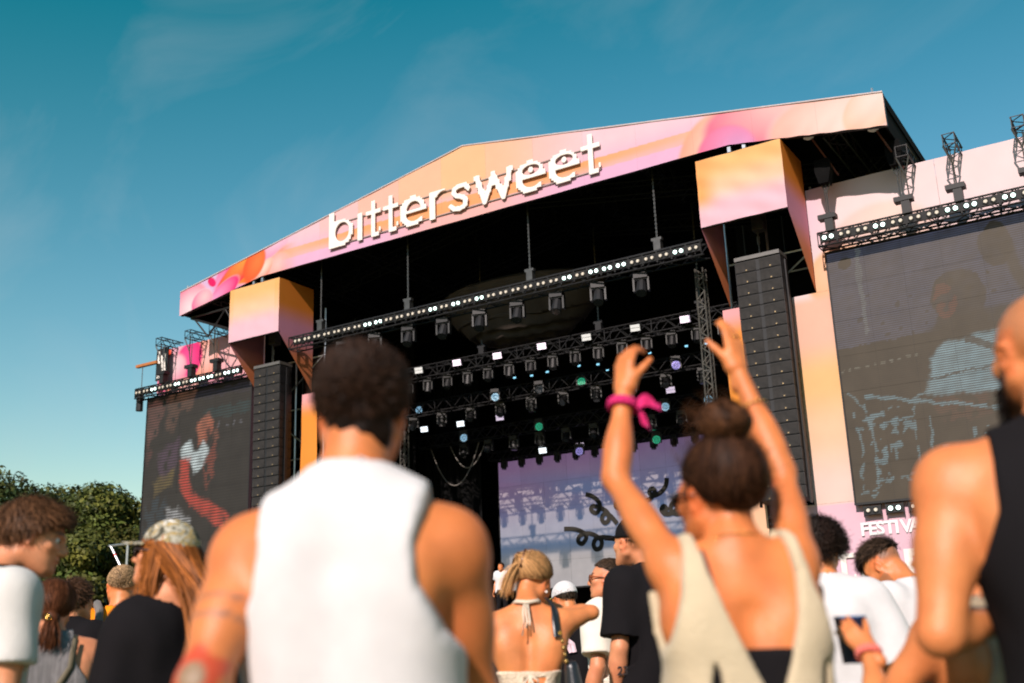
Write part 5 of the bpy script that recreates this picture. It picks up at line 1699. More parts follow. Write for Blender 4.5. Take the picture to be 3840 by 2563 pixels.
wear(man, 'tank_top', VQ, CL['white'])
trousers(b, man, CL['denim'])
short_hair(b, man, (.014, .0068, .0042), 9000, .022, 3, .45, (0, .6, .3), dict(back=-.98, side=-.05), .009, .0026, .3, 500, steps=6, noise=.003, nape=True, tip=2.2)  # strong tip factor paints sunlit brown highlights into the strands

# --- the woman with raised arms
loc = (16.192, -22.739, 0.000); rz = 0.3697 + .26
arms = {-1: (to_local(loc, rz, (15.913, -22.721, 1.628)), to_local(loc, rz, (15.912, -22.643, 1.855)), dict(dir=(.1, .15, 1), palm=(.75, .6, -.1), curl=(.62, .5, .48, .5), spread=.0, thumb=.5)),
        1: (to_local(loc, rz, (16.256, -22.547, 1.622)), to_local(loc, rz, (16.154, -22.498, 1.893)), dict(dir=(-.02, .1, 1), palm=(-.5, .85, .1), curl=(.3, .26, .28, .3), spread=-.04, thumb=.45))}
b = Body(1.70, True, .98, 0, 0, arms, head=(.02, .5, -.05), head_off=(.0, .0, -.012), shrug=.03, sw=.145)
woman = person('woman clapping with both arms raised, hair in a bun, beige open-back top', loc, rz, b, 'tan', .008, .005)
ne = b.nb
L_ = [(-.118, 1.48), (-.095, 1.48), (-.08, 1.38), (-.05, 1.29), (-.005, 1.19), (.045, 1.09), (.055, .6), (-.24, .6), (-.24, 1.14), (-.165, 1.25), (-.135, 1.35)]
R_ = [(.118, 1.48), (.098, 1.48), (.105, 1.38), (.09, 1.29), (.065, 1.2), (.03, 1.1), (.03, .6), (.24, .6), (.24, 1.14), (.165, 1.25), (.135, 1.35)]
pl, pr_ = polysd(L_), polysd(R_)
def wcut(X, Y, Z):
    x, z = X[:, 0, 0][:, None], Z[0, 0][None]
    bk = np.minimum(pl(x, z), pr_(x, z))
    sl = np.minimum(np.hypot((x + .085 - (1.1 - z) * .02) / .011, (z - 1.15) / .06) - 1, np.hypot((x - .135 + (1.1 - z) * .05) / .010, (z - 1.15) / .065) - 1) * .01
    bk = np.maximum(bk, -sl)
    fr = np.maximum(rect(x, z, -.2, .2, .5, 1.36), -rect(x, z, -.075, .075, 1.3, 2))
    st = np.minimum(rect(np.abs(x), z, .085, .125, 1.3, 1.6), fr)
    return np.where(Y < .0, bk[:, None, :], st[:, None, :])
VQ = garment(b, ('torso', 'pelvis', 'trap'), .013, (wcut, lambda X, Y, Z: .8 - Z + 0 * X), .008, [(RC(b.T((i * .085, -.01, 1.2)), b.T((i * .11, 0, .82)), .1, .115), .05) for i in (-1, 1)], (.004, 14, 9))
wear(woman, 'knit_top', VQ, CL['beige'])
VQ = garment(b, ('torso',), .005, (lambda X, Y, Z: np.abs(Z - 1.175) - .06 + .0 * X,), .009, (), None)
wear(woman, 'bra_band', VQ, CL['black'])
trousers(b, woman, CL['denim'], .98)
rg = np.random.default_rng(21)
bun = np.array([-.02, -.07, .172]); col = (.022, .0095, .0052)
kw = dict(back=-.93, side=-.15, front=.5)
u = scalp(6500, rg, **kw)
S1 = strands(b, u, rg, .17, to_point(bun), .1, 0, 11, .003, .035, .013, 0, .006, 120)
u2_ = rg.normal(size=(1500, 3)); u2_ /= np.linalg.norm(u2_, axis=1)[:, None]
Pb = []
for k in range(9):
    a = k * .45
    q = u2_ * np.cos(a) + np.cross(u2_, np.array([.3, -.6, .7])) * np.sin(a)
    Pb.append(bun + q * np.array([.06, .052, .046]) * (1 + .2 * np.sin(u2_[:, :1] * 9 + k)))
Pb = np.stack(Pb, 1); nb_ = Pb - bun; nb_ /= np.linalg.norm(nb_, axis=2)[..., None]
fly = strands(b, scalp(420, rg, **kw), rg, .07, to_point(bun), .8, 0, 6, .0016, .5, .03)
uf = rg.normal(size=(300, 3)); uf /= np.linalg.norm(uf, axis=1)[:, None]; uf = uf[uf[:, 2] > -.1]
Pf = np.stack([bun + uf * (.046 + .006 * k) + np.array([-.007 * k, 0, .002 * k]) for k in range(6)], 1)
us = np.array([[-.93, .34, .1]]) + rg.normal(size=(10, 3)) * .03; us /= np.linalg.norm(us, axis=1)[:, None]
Sf = strands(b, us, rg, .15, lambda p, uu: np.broadcast_to(np.array([-.1, .12, -1.]), p.shape), .1, .3, 9, .0018, .06, .004, .8, .006)
hair_object(b, woman, [hair_cap(b, .013, col, .004, 5, kw=kw, extra=[(EL(bun, (.043, .038, .034)), .012)]), ribbons(b, [S1, Sf], col, rg, .55, 2.1), ribbons(b, [(Pb, nb_, .004), fly, (Pf, np.broadcast_to(uf[:, None], Pf.shape), .0018)], (.05, .021, .0095), rg, .5, 1.8)])  # pale tips and lighter bun strands carry painted sun highlights
sunglasses(b, woman, (.02, .012, .01))
# wrist band with ribbon, bracelet, ring, necklace
def bangle(b, i, t, r, material, name, root, th=.006, wid=1.):
    el, wr, _ = b.arm[i]; d = (wr - el) / np.linalg.norm(wr - el); Fm = frame(d); c = el + (wr - el) * t
    m = MB(); n = 16
    P = [c + (Fm[:, 0] * math.cos(2 * math.pi * k / n) + Fm[:, 1] * math.sin(2 * math.pi * k / n)) * r for k in range(n)]
    for k in range(n): m.tube(P[k], P[(k + 1) % n], th, 6)
    if wid > 1:
        for k in range(n): m.tube(P[k] + d * th * 1.4, P[(k + 1) % n] + d * th * 1.4, th, 6)
    return m.build(name, material, root, smooth=True), c, d
PINKB = cloth('magenta_ribbon', (.62, .03, .16)); GOLD = mat('gold', (.75, .45, .12), .25, 1)
o, c, d = bangle(b, -1, .80, .0325, PINKB, 'wristband', woman, .0065, 2)
V, F = [], []
for j in range(2):
    n0 = len(V)
    for k in range(9):
        f = k / 8; x = .034 + f * (.058 if j == 0 else .03)
        z = (.012 * math.sin(f * 5) + f * .008) if j == 0 else -.012 - .05 * f
        w = .009 * (.5 + 1.1 * math.sin(min(1, f * 1.4 + .25) * 2.6))
        for s in (-1, 1): V.append((c[0] + x, c[1] - .012 + .012 * math.sin(f * 7 + s), c[2] + z + s * w))
    F += [(n0 + 2 * k, n0 + 2 * k + 2, n0 + 2 * k + 3, n0 + 2 * k + 1) for k in range(8)]
obj('ribbon_tail', mesh_np('ribbon_tail', V, F, True, None, PINKB), None, woman)
bangle(b, 1, .62, .0335, GOLD, 'bracelet', woman, .002)
Hh = b.hand_prims(1, b.arm[1][2])
q = Hh[6 + 6][0]; rc_ = q.a * .45 + q.b * .55
m = MB(); Fm = frame(q.b - q.a)
for k in range(12):
    a0, a1 = 2 * math.pi * k / 12, 2 * math.pi * (k + 1) / 12
    m.tube(rc_ + (Fm[:, 0] * math.cos(a0) + Fm[:, 1] * math.sin(a0)) * .0102, rc_ + (Fm[:, 0] * math.cos(a1) + Fm[:, 1] * math.sin(a1)) * .0102, .0022, 5)
m.build('ring', GOLD, woman, smooth=True)
def necklace(b, root, r=.062, material=GOLD, th=.0016, dz=.03):
    m = MB(); n = 26; P = []
    for k in range(n):
        a = 2 * math.pi * k / n
        P.append(b.nb + np.array([r * 1.12 * math.cos(a), r * math.sin(a) * 1.05 + .004, dz - .028 * math.sin(a) + .008 * abs(math.cos(a))]))
    for k in range(n): m.tube(P[k], P[(k + 1) % n], th, 5)
    m.build('necklace', material, root, smooth=True)
necklace(b, woman, .056, GOLD, .0018, .032)
b_w = b

strap(b_w, woman, surf_path(b_w, [(-.062, -.15, 1.20), (-.072, -.14, 1.32), (-.085, -.08, 1.44)], .004), .007, mat('dark_red_strap', (.12, .02, .015), .6), 'bra_strap', .002)
# --- the bald man at the right edge
loc = (16.855, -22.608, 0.000); rz = 0.1062 + .12
arms = {-1: (to_local(loc, rz, (16.597, -22.746, 1.251)), to_local(loc, rz, (16.677, -22.529, 1.276)))}
b = Body(1.93, False, 1.07, 0, 0, arms, head=(.02, .42, 0), head_off=(0, 0, .02), shrug=-.01, sw=.205, fore=.82)
def bald_paint(V, C, L):
    u = (L - SC) / SR; r = np.linalg.norm(u, axis=1)
    beard = (L[:, 1] > .012) & (L[:, 2] < -.03) & (L[:, 2] > -.13) & (L[:, 2] < -.025 - .0 * L[:, 1]) & ~((np.abs(L[:, 0]) < .02) & (L[:, 2] > -.052) & (L[:, 2] < -.04))
    C = mixc(C, np.array([.014, .009, .007]), .93 * beard * sstep(.0, .03, L[:, 1]))
    return stubble_paint((.2, .12, .08), dict(back=-.55, side=-.1), .5, .35)(V, C, L)
bald = person('bald bearded man in black tank top at the right edge', loc, rz, b, 'mid', .009, .0055, paint=bald_paint)
ne = b.nb
pts = [(-.34, .6), (.34, .6), (.34, 1.22), (.25, 1.29), (.185, 1.38), (.15, 1.47), (.145, 1.57), (.15, 1.8), (-.15, 1.8), (-.145, 1.57), (-.15, 1.47), (-.185, 1.38), (-.25, 1.29), (-.34, 1.22)]
ps2 = polysd(pts)
VQ = garment(b, ('torso', 'pelvis', 'trap'), .010, (lambda X, Y, Z: np.broadcast_to(ps2(X[:, 0, 0][:, None], Z[0, 0][None])[:, None, :], np.broadcast(X, Y, Z).shape),
     lambda X, Y, Z: .082 - np.sqrt((X - ne[0]) ** 2 + (Y - ne[1] - .03) ** 2 + ((Z - ne[2] - .065) * .85) ** 2), lambda X, Y, Z: .9 - Z + 0 * X), .009, (), (.003, 11, 6))
wear(bald, 'tank_top', VQ, CL['black'])
trousers(b, bald, CL['denim'])
# beard bristles
rg = np.random.default_rng(5)
n = 900; x = rg.uniform(-1, 1, n); a = x * 1.5
P0 = np.stack([np.sin(a) * .062, .03 + np.cos(a) * .062, rg.uniform(-.115, -.045, n) - .0 * x], 1)
nn_ = np.stack([np.sin(a), np.cos(a), -.4 * np.ones(n)], 1)
Pb = np.stack([P0 + nn_ * .006 * k + np.array([0, 0, -.004]) * k for k in range(4)], 1)
hair_object(b, bald, [ribbons(b, [(Pb, np.broadcast_to(nn_[:, None], Pb.shape) + rg.normal(size=Pb.shape) * .3, .003)], (.012, .008, .006), rg)], 'beard')

# --- the boy in profile at the left edge
loc = (13.586, -22.817, 0.000); rz = 1.0059 - 1.15
b = Body(1.83, False, .92, .05, 0, {1: (np.array([.24, .0, 1.14]), np.array([.25, .14, .92]))}, head=(-.2, -.6, 0), head_off=(0, .035, 0), neck_fwd=.05)
boy = person('boy in pale grey t-shirt with tousled brown hair, in profile at the left edge', loc, rz, b, 'pale', .01, .004)
eyes(b, boy, (.1, 1, -.12))
tee(b, boy, CL['grey'], .86, .66, seed=2, sl_r=.004, inf=.012)
trousers(b, boy, CL['denim'])
rg = np.random.default_rng(8); col = (.065, .030, .014); kw = dict(back=-.6, side=.08, front=.72)
u = scalp(5200, rg, **kw)
cro = np.array([0, -.06, .12])
S1 = strands(b, u, rg, .06, lambda p, uu: tang(p, uu, (p - cro) * np.array([1, 1, .6]) + np.array([0, .015, 0])), .22, .3, 8, .0036, .16, .014, .5, .006, 170)
uf = u[(u[:, 1] > .35)][:900]
S2 = strands(b, uf, rg, .07, lambda p, uu: tang(p, uu, (0, 1, -.1)) * 1.0 + np.array([0, .25, 0]), .4, .28, 9, .0036, .16, .02, .6, .008, 60)
hair_object(b, boy, [hair_cap(b, .010, col, .005, 5, kw=kw), ribbons(b, [S1, S2], col, rg, .45, 1.6)])
# strap over his shoulder
strap(b, boy, surf_path(b, [(.06, -.16, 1.1), (.09, -.16, 1.35), (.1, -.04, 1.56), (.08, .1, 1.4)], .026), .028, CL['black'], 'bag_strap')

# --- the woman with a low ponytail
loc = (12.896, -22.050, 0.000); rz = 0.9557 + .12
b = Body(1.61, True, 1.14, 0, 0, None, head=(-.05, -.1, 0))
pony = person('woman with low brown ponytail and ribbed grey vest, crossed by a strap', loc, rz, b, 'pale', .011, .006)
pts = [(-.25, .6), (.25, .6), (.25, 1.10), (.16, 1.16), (.09, 1.26), (.075, 1.33), (.105, 1.5), (-.105, 1.5), (-.075, 1.33), (-.09, 1.26), (-.16, 1.16), (-.25, 1.10)]
ps3 = polysd(pts); ne = b.nb
VQ = garment(b, ('torso', 'pelvis', 'trap'), .009, (lambda X, Y, Z: np.broadcast_to(ps3(X[:, 0, 0][:, None], Z[0, 0][None])[:, None, :], np.broadcast(X, Y, Z).shape),
     lambda X, Y, Z: .085 - np.sqrt((X - ne[0]) ** 2 + (Y - ne[1] - .02) ** 2 + ((Z - ne[2] - .03) * .8) ** 2), lambda X, Y, Z: .8 - Z + 0 * X), .009, (), (.003, 14, 3))
wear(pony, 'vest', VQ, CL['heather'])
trousers(b, pony, CL['denim'])
strap(b, pony, surf_path(b, [(-.16, -.13, .92), (-.02, -.15, 1.10), (.07, -.12, 1.24), (.085, -.05, 1.33)], .013), .026, mat('olive_strap', (.12, .10, .06), .7), 'bag_strap')
def ponytail(b, root, col, knot, length, n, seed, rad=.018, spread=.03, kw=None, cap_t=.010, drop=(0, -.35, -1), n2=500):
    rg = np.random.default_rng(seed); kw = kw or {}; knot = np.array(knot)
    u = scalp(n, rg, **kw)
    S1 = strands(b, u, rg, .14, to_point(knot), .10, 0, 8, .0036, .05, cap_t)
    P = [knot + rg.normal(size=(n2, 3)) * rad * .4]; off = rg.normal(size=(n2, 3)) * spread
    dr = np.array(drop, float); dr /= np.linalg.norm(dr)
    for k in range(1, 9):
        f = k / 8
        P.append(knot + dr * length * f + np.array([0, -.03 * math.sin(f * 3.1), 0]) + off * (f ** .7) * (1 - .35 * f) + P[0] * 0)
    P = np.stack(P, 1); nr = np.broadcast_to(np.array([0., -1, .2]), P.shape) + rg.normal(size=(n2, 1, 3)) * .6
    hair_object(b, root, [hair_cap(b, cap_t, col, .003, seed, kw=kw, extra=[(EL(knot, (.03, .03, .028)), .03), (RC(knot, knot + dr * length * .7, rad * 1.2, rad * .7), .03)]), ribbons(b, [S1, (P, nr, .004)], col, rg, .35, 1.5)])
ponytail(b, pony, (.085, .030, .013), (.0, -.125, -.055), .13, 3600, 31, .022, .035, dict(back=-.8, side=-.2, front=.5), .014, (-.1, -.25, -1))
k1, k2, k3 = b.hp((-.03, -.15, -.035)), b.hp((-.012, -.165, -.05)), b.hp((.004, -.16, -.075))
MB().path([k1, k2, k3, k2 + np.array([-.01, -.004, -.012]), k1], .0045, 6).build('hair_clip', GOLD, pony, smooth=True)

# --- the black t-shirt with white print
loc = (11.721, -21.114, 0.000); rz = 0.9416 - .6
b = Body(1.72, False, .94, 0, 0, None, head=(0, -.2, 0))
p_ = person('person with short brown hair in black t-shirt with white lettering', loc, rz, b, 'pale', .012, .006)
ts = tee(b, p_, CL['black'], .8, .75, seed=4)
trousers(b, p_, CL['black'])
short_hair(b, p_, (.045, .022, .012), 2600, .05, 12, .3, (0, .4, -.6), dict(back=-.75, side=-.2, front=.4), .012, .004, .2, 80)
def print_on(b, root, strokes, w, inf, material, name, side=-1):
    """flat print on the back of a shirt: ribbons pressed on the surface"""
    o = None
    for st_ in strokes:
        pts = surf_path(b, [(x, side * .2, z) for x, z in st_], inf)
        strap(b, root, pts, w, material, name, .002)
PR = mat('pale_blue_print', (.5, .6, .62), .8)
print_on(b, p_, [[(-.13, 1.36), (-.12, 1.27), (-.06, 1.30), (-.085, 1.36), (-.13, 1.33)], [(-.02, 1.42), (-.05, 1.24)], [(-.045, 1.27), (0, 1.33), (.0, 1.23)], [(.02, 1.40), (.02, 1.26), (.065, 1.27), (.06, 1.33), (.02, 1.31)], [(.085, 1.33), (.09, 1.25), (.13, 1.28), (.20, 1.33)], [(.08, 1.24), (.15, 1.30), (.2, 1.31)]], .022, .030, PR, 'shirt_print')

# --- the man with orange shirt and his backpack
loc = (11.570, -20.652, 0.000); rz = 0.9002 + .05
b = Body(1.83, False, 1.08, 0, 0, None, head=(0, .05, 0))
p_ = person('man with cropped fair hair in an orange shirt carrying a grey backpack', loc, rz, b, 'mid', .013, .006, paint=stubble_paint((.3, .2, .12), dict(back=-.55, side=-.05), .3, .7))
tee(b, p_, CL['orange'], .85, .6, seed=6)
trousers(b, p_, CL['denim'])
short_hair(b, p_, (.30, .19, .10), 3600, .010, 14, .7, (0, .6, .2), dict(back=-.45, side=.1, front=.55), .006, .003, .2, tip=1.1, noise=.0015)
bp = empty('backpack', loc, rz, 'grey backpack with black piping on the back of the orange shirted man', 'backpack')
v = Vox(np.array([-.22, -.4, .85]), np.array([.22, -.06, 1.6]), .011)
v.add(RC((0, -.22, 1.08), (0, -.215, 1.36), .15, .125, (1, 1.35, 1)), .02); v.add(EL((0, -.31, 1.1), (.12, .05, .14)), .03)
V, Q = v.mesh(); obj('pack', mesh_np('pack', V, Q, True, None, CL['pack']), None, bp)
for i in (-1, 1):
    MB().path(surf_path(b, [(i * .1, -.16, 1.3), (i * .115, -.1, 1.44), (i * .12, -.02, 1.52), (i * .12, .12, 1.40), (i * .12, .14, 1.2)], .03), .024, 7).build('shoulder_strap', CL['pack'], bp, smooth=True)
MB().path([(-.13, -.28, 1.2), (-.1, -.32, 1.30), (0, -.345, 1.32), (.1, -.32, 1.30), (.13, -.28, 1.2)], .008).build('piping', CL['black'], bp)
MB().path([(-.05, -.2, 1.47), (-.045, -.22, 1.52), (0, -.22, 1.535), (.045, -.22, 1.52), (.05, -.2, 1.47)], .010).build('haul_loop', CL['black'], bp)
MB().prism([(-.05, 1.17), (0, 1.135), (.05, 1.17), (0, 1.205)], -.378, -.366).build('patch', mat('leather_patch', (.3, .12, .05), .6), bp)

# --- man half hidden behind the cap, and a far head
loc = (10.714, -19.802, 0.000); rz = 0.8837 + .35
b = Body(1.79, False, 1, 0, 0, None, head=(0, .6, 0))
p_ = person('man with dark hair and glasses half hidden behind the camouflage cap woman', loc, rz, b, 'mid', .016, .007)
tee(b, p_, CL['cream'], .85, seed=7, h=.013); trousers(b, p_, CL['denim'], h=.02)
short_hair(b, p_, (.03, .018, .012), 1800, .03, 15, .5, (0, .5, .2), None, .01, .004, .3)
sunglasses(b, p_, (.03, .02, .02), 'glasses')
loc = (9.840, -19.622, 0.000); rz = 0.9308 + .2
b = Body(1.66, True, 1, 0, 0, None, head=(0, .2, 0))
p_ = person('person with wavy brown hair far behind the black shirt with lettering', loc, rz, b, 'pale', .016, .008)
tee(b, p_, CL['white'], .85, seed=8, h=.013); trousers(b, p_, CL['denim'], h=.02)
short_hair(b, p_, (.12, .06, .03), 1800, .16, 16, .2, (0, -.2, -1), dict(back=-.9, side=-.3, front=.4), .014, .005, .15, 60, steps=8, grav=.4)

# --- the woman with a camouflage cap and long ginger hair
loc = (13.942, -22.333, 0.000); rz = 0.8618 + .5
b = Body(1.745, True, .95, 0, 0, None, head=(.16, .7, 0), sw=.15, shrug=-.045)
p_ = person('woman with camouflage cap and long straight ginger hair in loose black shirt', loc, rz, b, 'pale', .010, .0055)
tee(b, p_, CL['black'], .75, .95, .02, .025, .135, 5, name='loose_shirt', flare=.05)
trousers(b, p_, CL['denim'])
CAMO = bpy.data.materials.new('camouflage_cloth'); CAMO.use_nodes = True
t_ = CAMO.node_tree; nn, ll = t_.nodes, t_.links
co = nn.new('ShaderNodeTexCoord'); nz_ = nn.new('ShaderNodeTexNoise'); nz_.inputs['Scale'].default_value = 17; nz_.inputs['Detail'].default_value = 4; nz_.inputs['Distortion'].default_value = 1.6
ll.new(co.outputs['Object'], nz_.inputs['Vector'])
rp = nn.new('ShaderNodeValToRGB'); el_ = rp.color_ramp.elements
el_[0].position = .3; el_[0].color = (.03, .026, .016, 1); el_[1].position = .66; el_[1].color = (.7, .66, .6, 1)
for pos, c in ((.42, (.10, .09, .05, 1)), (.46, (.45, .42, .34, 1)), (.51, (.14, .13, .07, 1)), (.55, (.5, .34, .12, 1)), (.6, (.16, .15, .09, 1))):
    e = el_.new(pos); e.color = c
ll.new(nz_.outputs['Fac'], rp.inputs['Fac']); ll.new(rp.outputs['Color'], nn['Principled BSDF'].inputs['Base Color']); nn['Principled BSDF'].inputs['Roughness'].default_value = .8
cap(b, p_, CAMO, CAMO, 'camouflage_cap')
rg = np.random.default_rng(33); col = (.24, .075, .016)
kw = dict(back=-.75, side=-.35, front=.3)
u = scalp(2600, rg, **kw); u = u[u[:, 2] < .35]
def hs_(p): return b.Rh.T @ (np.array(p) - b.hc) / b.hk
tga = hs_((.05, -.215, 1.40)); tgb = hs_((.075, -.265, .98)); tg2 = hs_((-.10, -.02, 1.34))
def tail(p, uu):
    zb = (p * b.hk) @ b.Rh.T + b.hc
    w = np.clip((1.52 - zb[:, 2]) / .16, 0, 1)[:, None]
    g = (tga * (1 - w) + tgb * w) + off_[:len(p)] * .8 - p
    return g / np.linalg.norm(g, axis=1)[:, None]
off_ = rg.normal(size=(len(u), 3)) * .028
S1 = strands(b, u, rg, .56, tail, .06, .0, 18, .0055, .02, .012)
us = np.array([[-.8, .35, -.15]]) + rg.normal(size=(520, 3)) * .16; us /= np.linalg.norm(us, axis=1)[:, None]
o2 = rg.normal(size=(520, 3)) * .02
S2 = strands(b, us, rg, .24, lambda p, uu: (lambda g: g / np.linalg.norm(g, axis=1)[:, None])(tg2 + o2[:len(p)] - p), .1, .0, 10, .0055, .03, .010)
hair_object(b, p_, [hair_cap(b, .010, col, .002, 5, kw=kw), ribbons(b, [S1, S2], col, rg, .4, 1.3)])
sunglasses(b, p_, (.03, .02, .02))

# --- the woman with the hair claw and halter top
loc = (14.518, -20.867, 0.000); rz = 0.5512 + .0
arms = {1: (to_local(loc, rz, (14.728, -20.666, 1.394)), to_local(loc, rz, (14.517, -20.577, 1.412)), None), -1: (np.array([-.235, -.03, 1.10]), np.array([-.17, .1, .93]))}
b = Body(1.68, True, .96, .02, 0, arms, head=(-.45, -.5, .1), neck_fwd=.05)
clip_w = person('blonde woman with hair claw, bare back and cream crochet halter top, elbow raised', loc, rz, b, 'mid', .008, .005)
def hal(X, Y, Z):
    x, z = X[:, 0, 0][:, None], Z[0, 0][None]
    z = z - .075
    bk = np.maximum(np.maximum(z - 1.085 + .0 * x, 1.055 - z) , -1 + 0 * x)
    tri = np.maximum(np.maximum(z - 1.075, .93 + .0 * x - z), np.where(x < 0, .02 - (-x) + (1.075 - z) * -.75 + .02, .05 - x + (1.075 - z) * -.55 + .03)) * .7
    bk = np.minimum(bk, tri)
    fr = rect(x, z, -.13 + .0 * z, .13, .93, 1.36 + 0 * z)
    return np.where(Y < .02, bk[:, None, :], fr[:, None, :])
VQ = garment(b, ('torso', 'pelvis'), .008, (hal,), .007, (), (.003, 20, 3), k_add=.0)
wear(clip_w, 'halter_top', VQ, CL['crochet'])
cord = mat('cream_cord', (.62, .52, .4), .8)
m = MB()
for dx, ln in ((-.012, .13), (.004, .09), (-.004, .10)):
    m.path([(dx, -.075, 1.435), (dx * 1.5, -.10, 1.40), (dx * 1.5 + .004, -.125, 1.36), (dx * 2, -.132, 1.435 - ln)], .0042, 5)
m.path([(-.058, .0, 1.44), (-.045, -.05, 1.448), (0, -.076, 1.442), (.045, -.05, 1.448), (.058, 0, 1.44)], .009, 6)
m.build('neck_tie', cord, clip_w, smooth=True)
m = MB()
for a_ in ([(0, -.135, 1.07), (-.03, -.145, 1.03), (-.02, -.15, .97)], [(0, -.135, 1.07), (.02, -.145, 1.02), (.012, -.15, .90)], [(0, -.135, 1.07), (.035, -.145, 1.05), (.03, -.15, 1.0), (.005, -.14, 1.03)], [(0, -.135, 1.07), (-.008, -.15, .93)]): m.path([(q[0], q[1], q[2] + .075) for q in a_], .005, 5)
m.build('back_tie', cord, clip_w, smooth=True)
m = MB(); rgt_ = random.Random(4)
for sx in (-1, 1):
    for k in range(22):
        x = sx * (.06 + k * .0045); yy = -.115 + .35 * max(0, abs(x) - .07)
        zt = 1.06 - (.05 if sx < 0 else .02) * (k / 22)
        m.tube((x, yy - .012, zt), (x + rgt_.uniform(-.006, .006), yy - .016, zt - rgt_.uniform(.05, .09)), .0028, 4)
m.build('fringe', cord, clip_w)
trousers(b, clip_w, CL['sand'], 1.13, .45, .02, .011, 'shorts')
col = (.36, .19, .075)
ponytail(b, clip_w, col, (-.02, -.105, .055), .17, 3800, 41, .02, .022, dict(back=-.7, side=-.2, front=.5), .013, (-.25, .0, -1), 420)
m = MB()
for k in range(7):
    f = k / 6; c0 = b.hp((-.02 + .004 * (k % 2), -.118 + .012 * abs(f - .5), .10 - .085 * f)); c1 = b.hp((.024, -.138 + .02 * abs(f - .5), .10 - .085 * f)); c2 = b.hp((-.058, -.115, .10 - .085 * f))
    m.path([c2, c0, c1], .0048, 5)
m.path([b.hp((.0, -.138, .105)), b.hp((.004, -.146, .06)), b.hp((0, -.138, .012))], .007, 6)
m.build('hair_claw', mat('tortoise_claw', (.09, .035, .02), .25, 0, .5, 60, spec=.7), clip_w, smooth=True)
e_ = bpy.data.meshes.new('earring'); bm = bmesh.new(); bmesh.ops.create_uvsphere(bm, u_segments=10, v_segments=8, radius=.006); bm.to_mesh(e_); bm.free()
obj('earring', e_, mat('pearl', (.8, .75, .7), .2, spec=.7), clip_w, tuple(b.hp((.087, .004, -.042))))
# her black shoulder bag
bag = empty('shoulder_bag', loc, rz, 'black leather shoulder bag with gold fittings under the blonde woman arm', 'bag')
BLK = mat('black_leather', (.012, .013, .016), .32, 0, .2, bump=.1, bscale=300, spec=.6)
v = Vox(np.array([.05, -.3, .5]), np.array([.36, .1, 1.25]), .008)
v.add(RC((.175, -.125, 1.17), (.2, -.13, .92), .03, .055, (1, .8, 1)), .02); v.add(EL((.215, -.13, .88), (.05, .10, .16)), .04)
V, Q = v.mesh(); obj('bag_body', mesh_np('bag_body', V, Q, True, None, BLK), None, bag)
strap(b, bag, surf_path(b, [(.135, -.16, 1.30), (.125, -.13, 1.38), (.115, -.03, 1.50), (.12, .06, 1.44)], .006), .032, BLK, 'bag_strap', .006)
for q in range(4): MB().tube((.14 + .004 * q, -.15, 1.285 - .027 * q), (.144 + .004 * q, -.152, 1.268 - .027 * q), .009 if q % 2 else .007, 8).build('chain_link', mat('brass_link', (.35, .22, .07), .35, .8), bag, smooth=True)
MB().tube((.133, -.158, 1.31), (.133, -.164, 1.31), .008, 10).build('stud', GOLD, bag)

# --- white trucker cap
loc = (13.321, -18.381, 0.000); rz = 0.5138 + .1
b = Body(1.70, False, .98, 0, 0, None, head=(-.25, .55, 0))
p_ = person('person in white mesh cap and black t-shirt behind the raised elbow', loc, rz, b, 'mid', .013, .007)
tee(b, p_, CL['black'], .85, .7, seed=11); trousers(b, p_, CL['denim'])
cap(b, p_, CL['white'], mat('olive_brim', (.3, .28, .06), .8), 'mesh_cap')
short_hair(b, p_, (.03, .02, .012), 900, .02, 18, .3, (0, 0, -1), dict(back=-.6, side=-.1, front=.4), .006, .003, .2)
print_on(b, p_, [[(-.03, 1.30), (.0, 1.27), (.01, 1.22)], [(-.025, 1.27), (-.01, 1.22)]], .03, .03, mat('pink_print', (.7, .5, .55), .8), 'shirt_print')

# --- man with sunglasses and cream tee
loc = (14.099, -19.211, 0.000); rz = 0.4688 + 1.0
b = Body(1.76, False, 1.0, 0, 0, None, head=(.06, .4, 0))
p_ = person('man with cropped hair and sunglasses in cream t-shirt looking left', loc, rz, b, 'pale', .011, .005, paint=stubble_paint((.10, .07, .05), dict(back=-.6, side=-.05, front=.5), .35, .75))
tee(b, p_, CL['cream'], .85, .78, seed=12); trousers(b, p_, CL['denim'])
short_hair(b, p_, (.045, .028, .018), 2600, .012, 19, .9, (0, .5, .1), dict(back=-.2, side=.28, front=.52), .004, .003, .3)
sunglasses(b, p_, (.25, .06, .015))

# --- man with black cap, black tee and a numbered arm
loc = (14.611, -19.740, 0.000); rz = 0.4419 + .6
arms = {-1: (np.array([-.255, -.02, 1.24]), np.array([-.26, .05, .98]))}
b = Body(1.91, False, .98, 0, 0, arms, head=(.04, .2, 0), head_off=(-.07, .03, 0))
p_ = person('man with black cap and black t-shirt, number 23 tattooed on his forearm', loc, rz, b, 'pale', .010, .0055)
tee(b, p_, CL['black'], .86, .84, .018, .025, seed=13, h=.008); trousers(b, p_, CL['black'])
cap(b, p_, CL['black'], CL['black'], 'black_cap')
short_hair(b, p_, (.03, .02, .014), 900, .012, 20, .5, (0, 0, -1), dict(back=-.55, side=-.05, front=.4), .004, .003, .2)
tm = text_mesh('23', .062, .0006, mat('tattoo_ink', (.05, .04, .04), .7), .001)
el, wr = b.arm[-1][0], b.arm[-1][1]; c = el + (wr - el) * .42 + np.array([-.012, -.0395, 0])
o = obj('tattoo', tm, None, p_, (c[0] - .02, c[1] - .003, c[2] - .02), (math.pi / 2 + .25, 0, -.1))

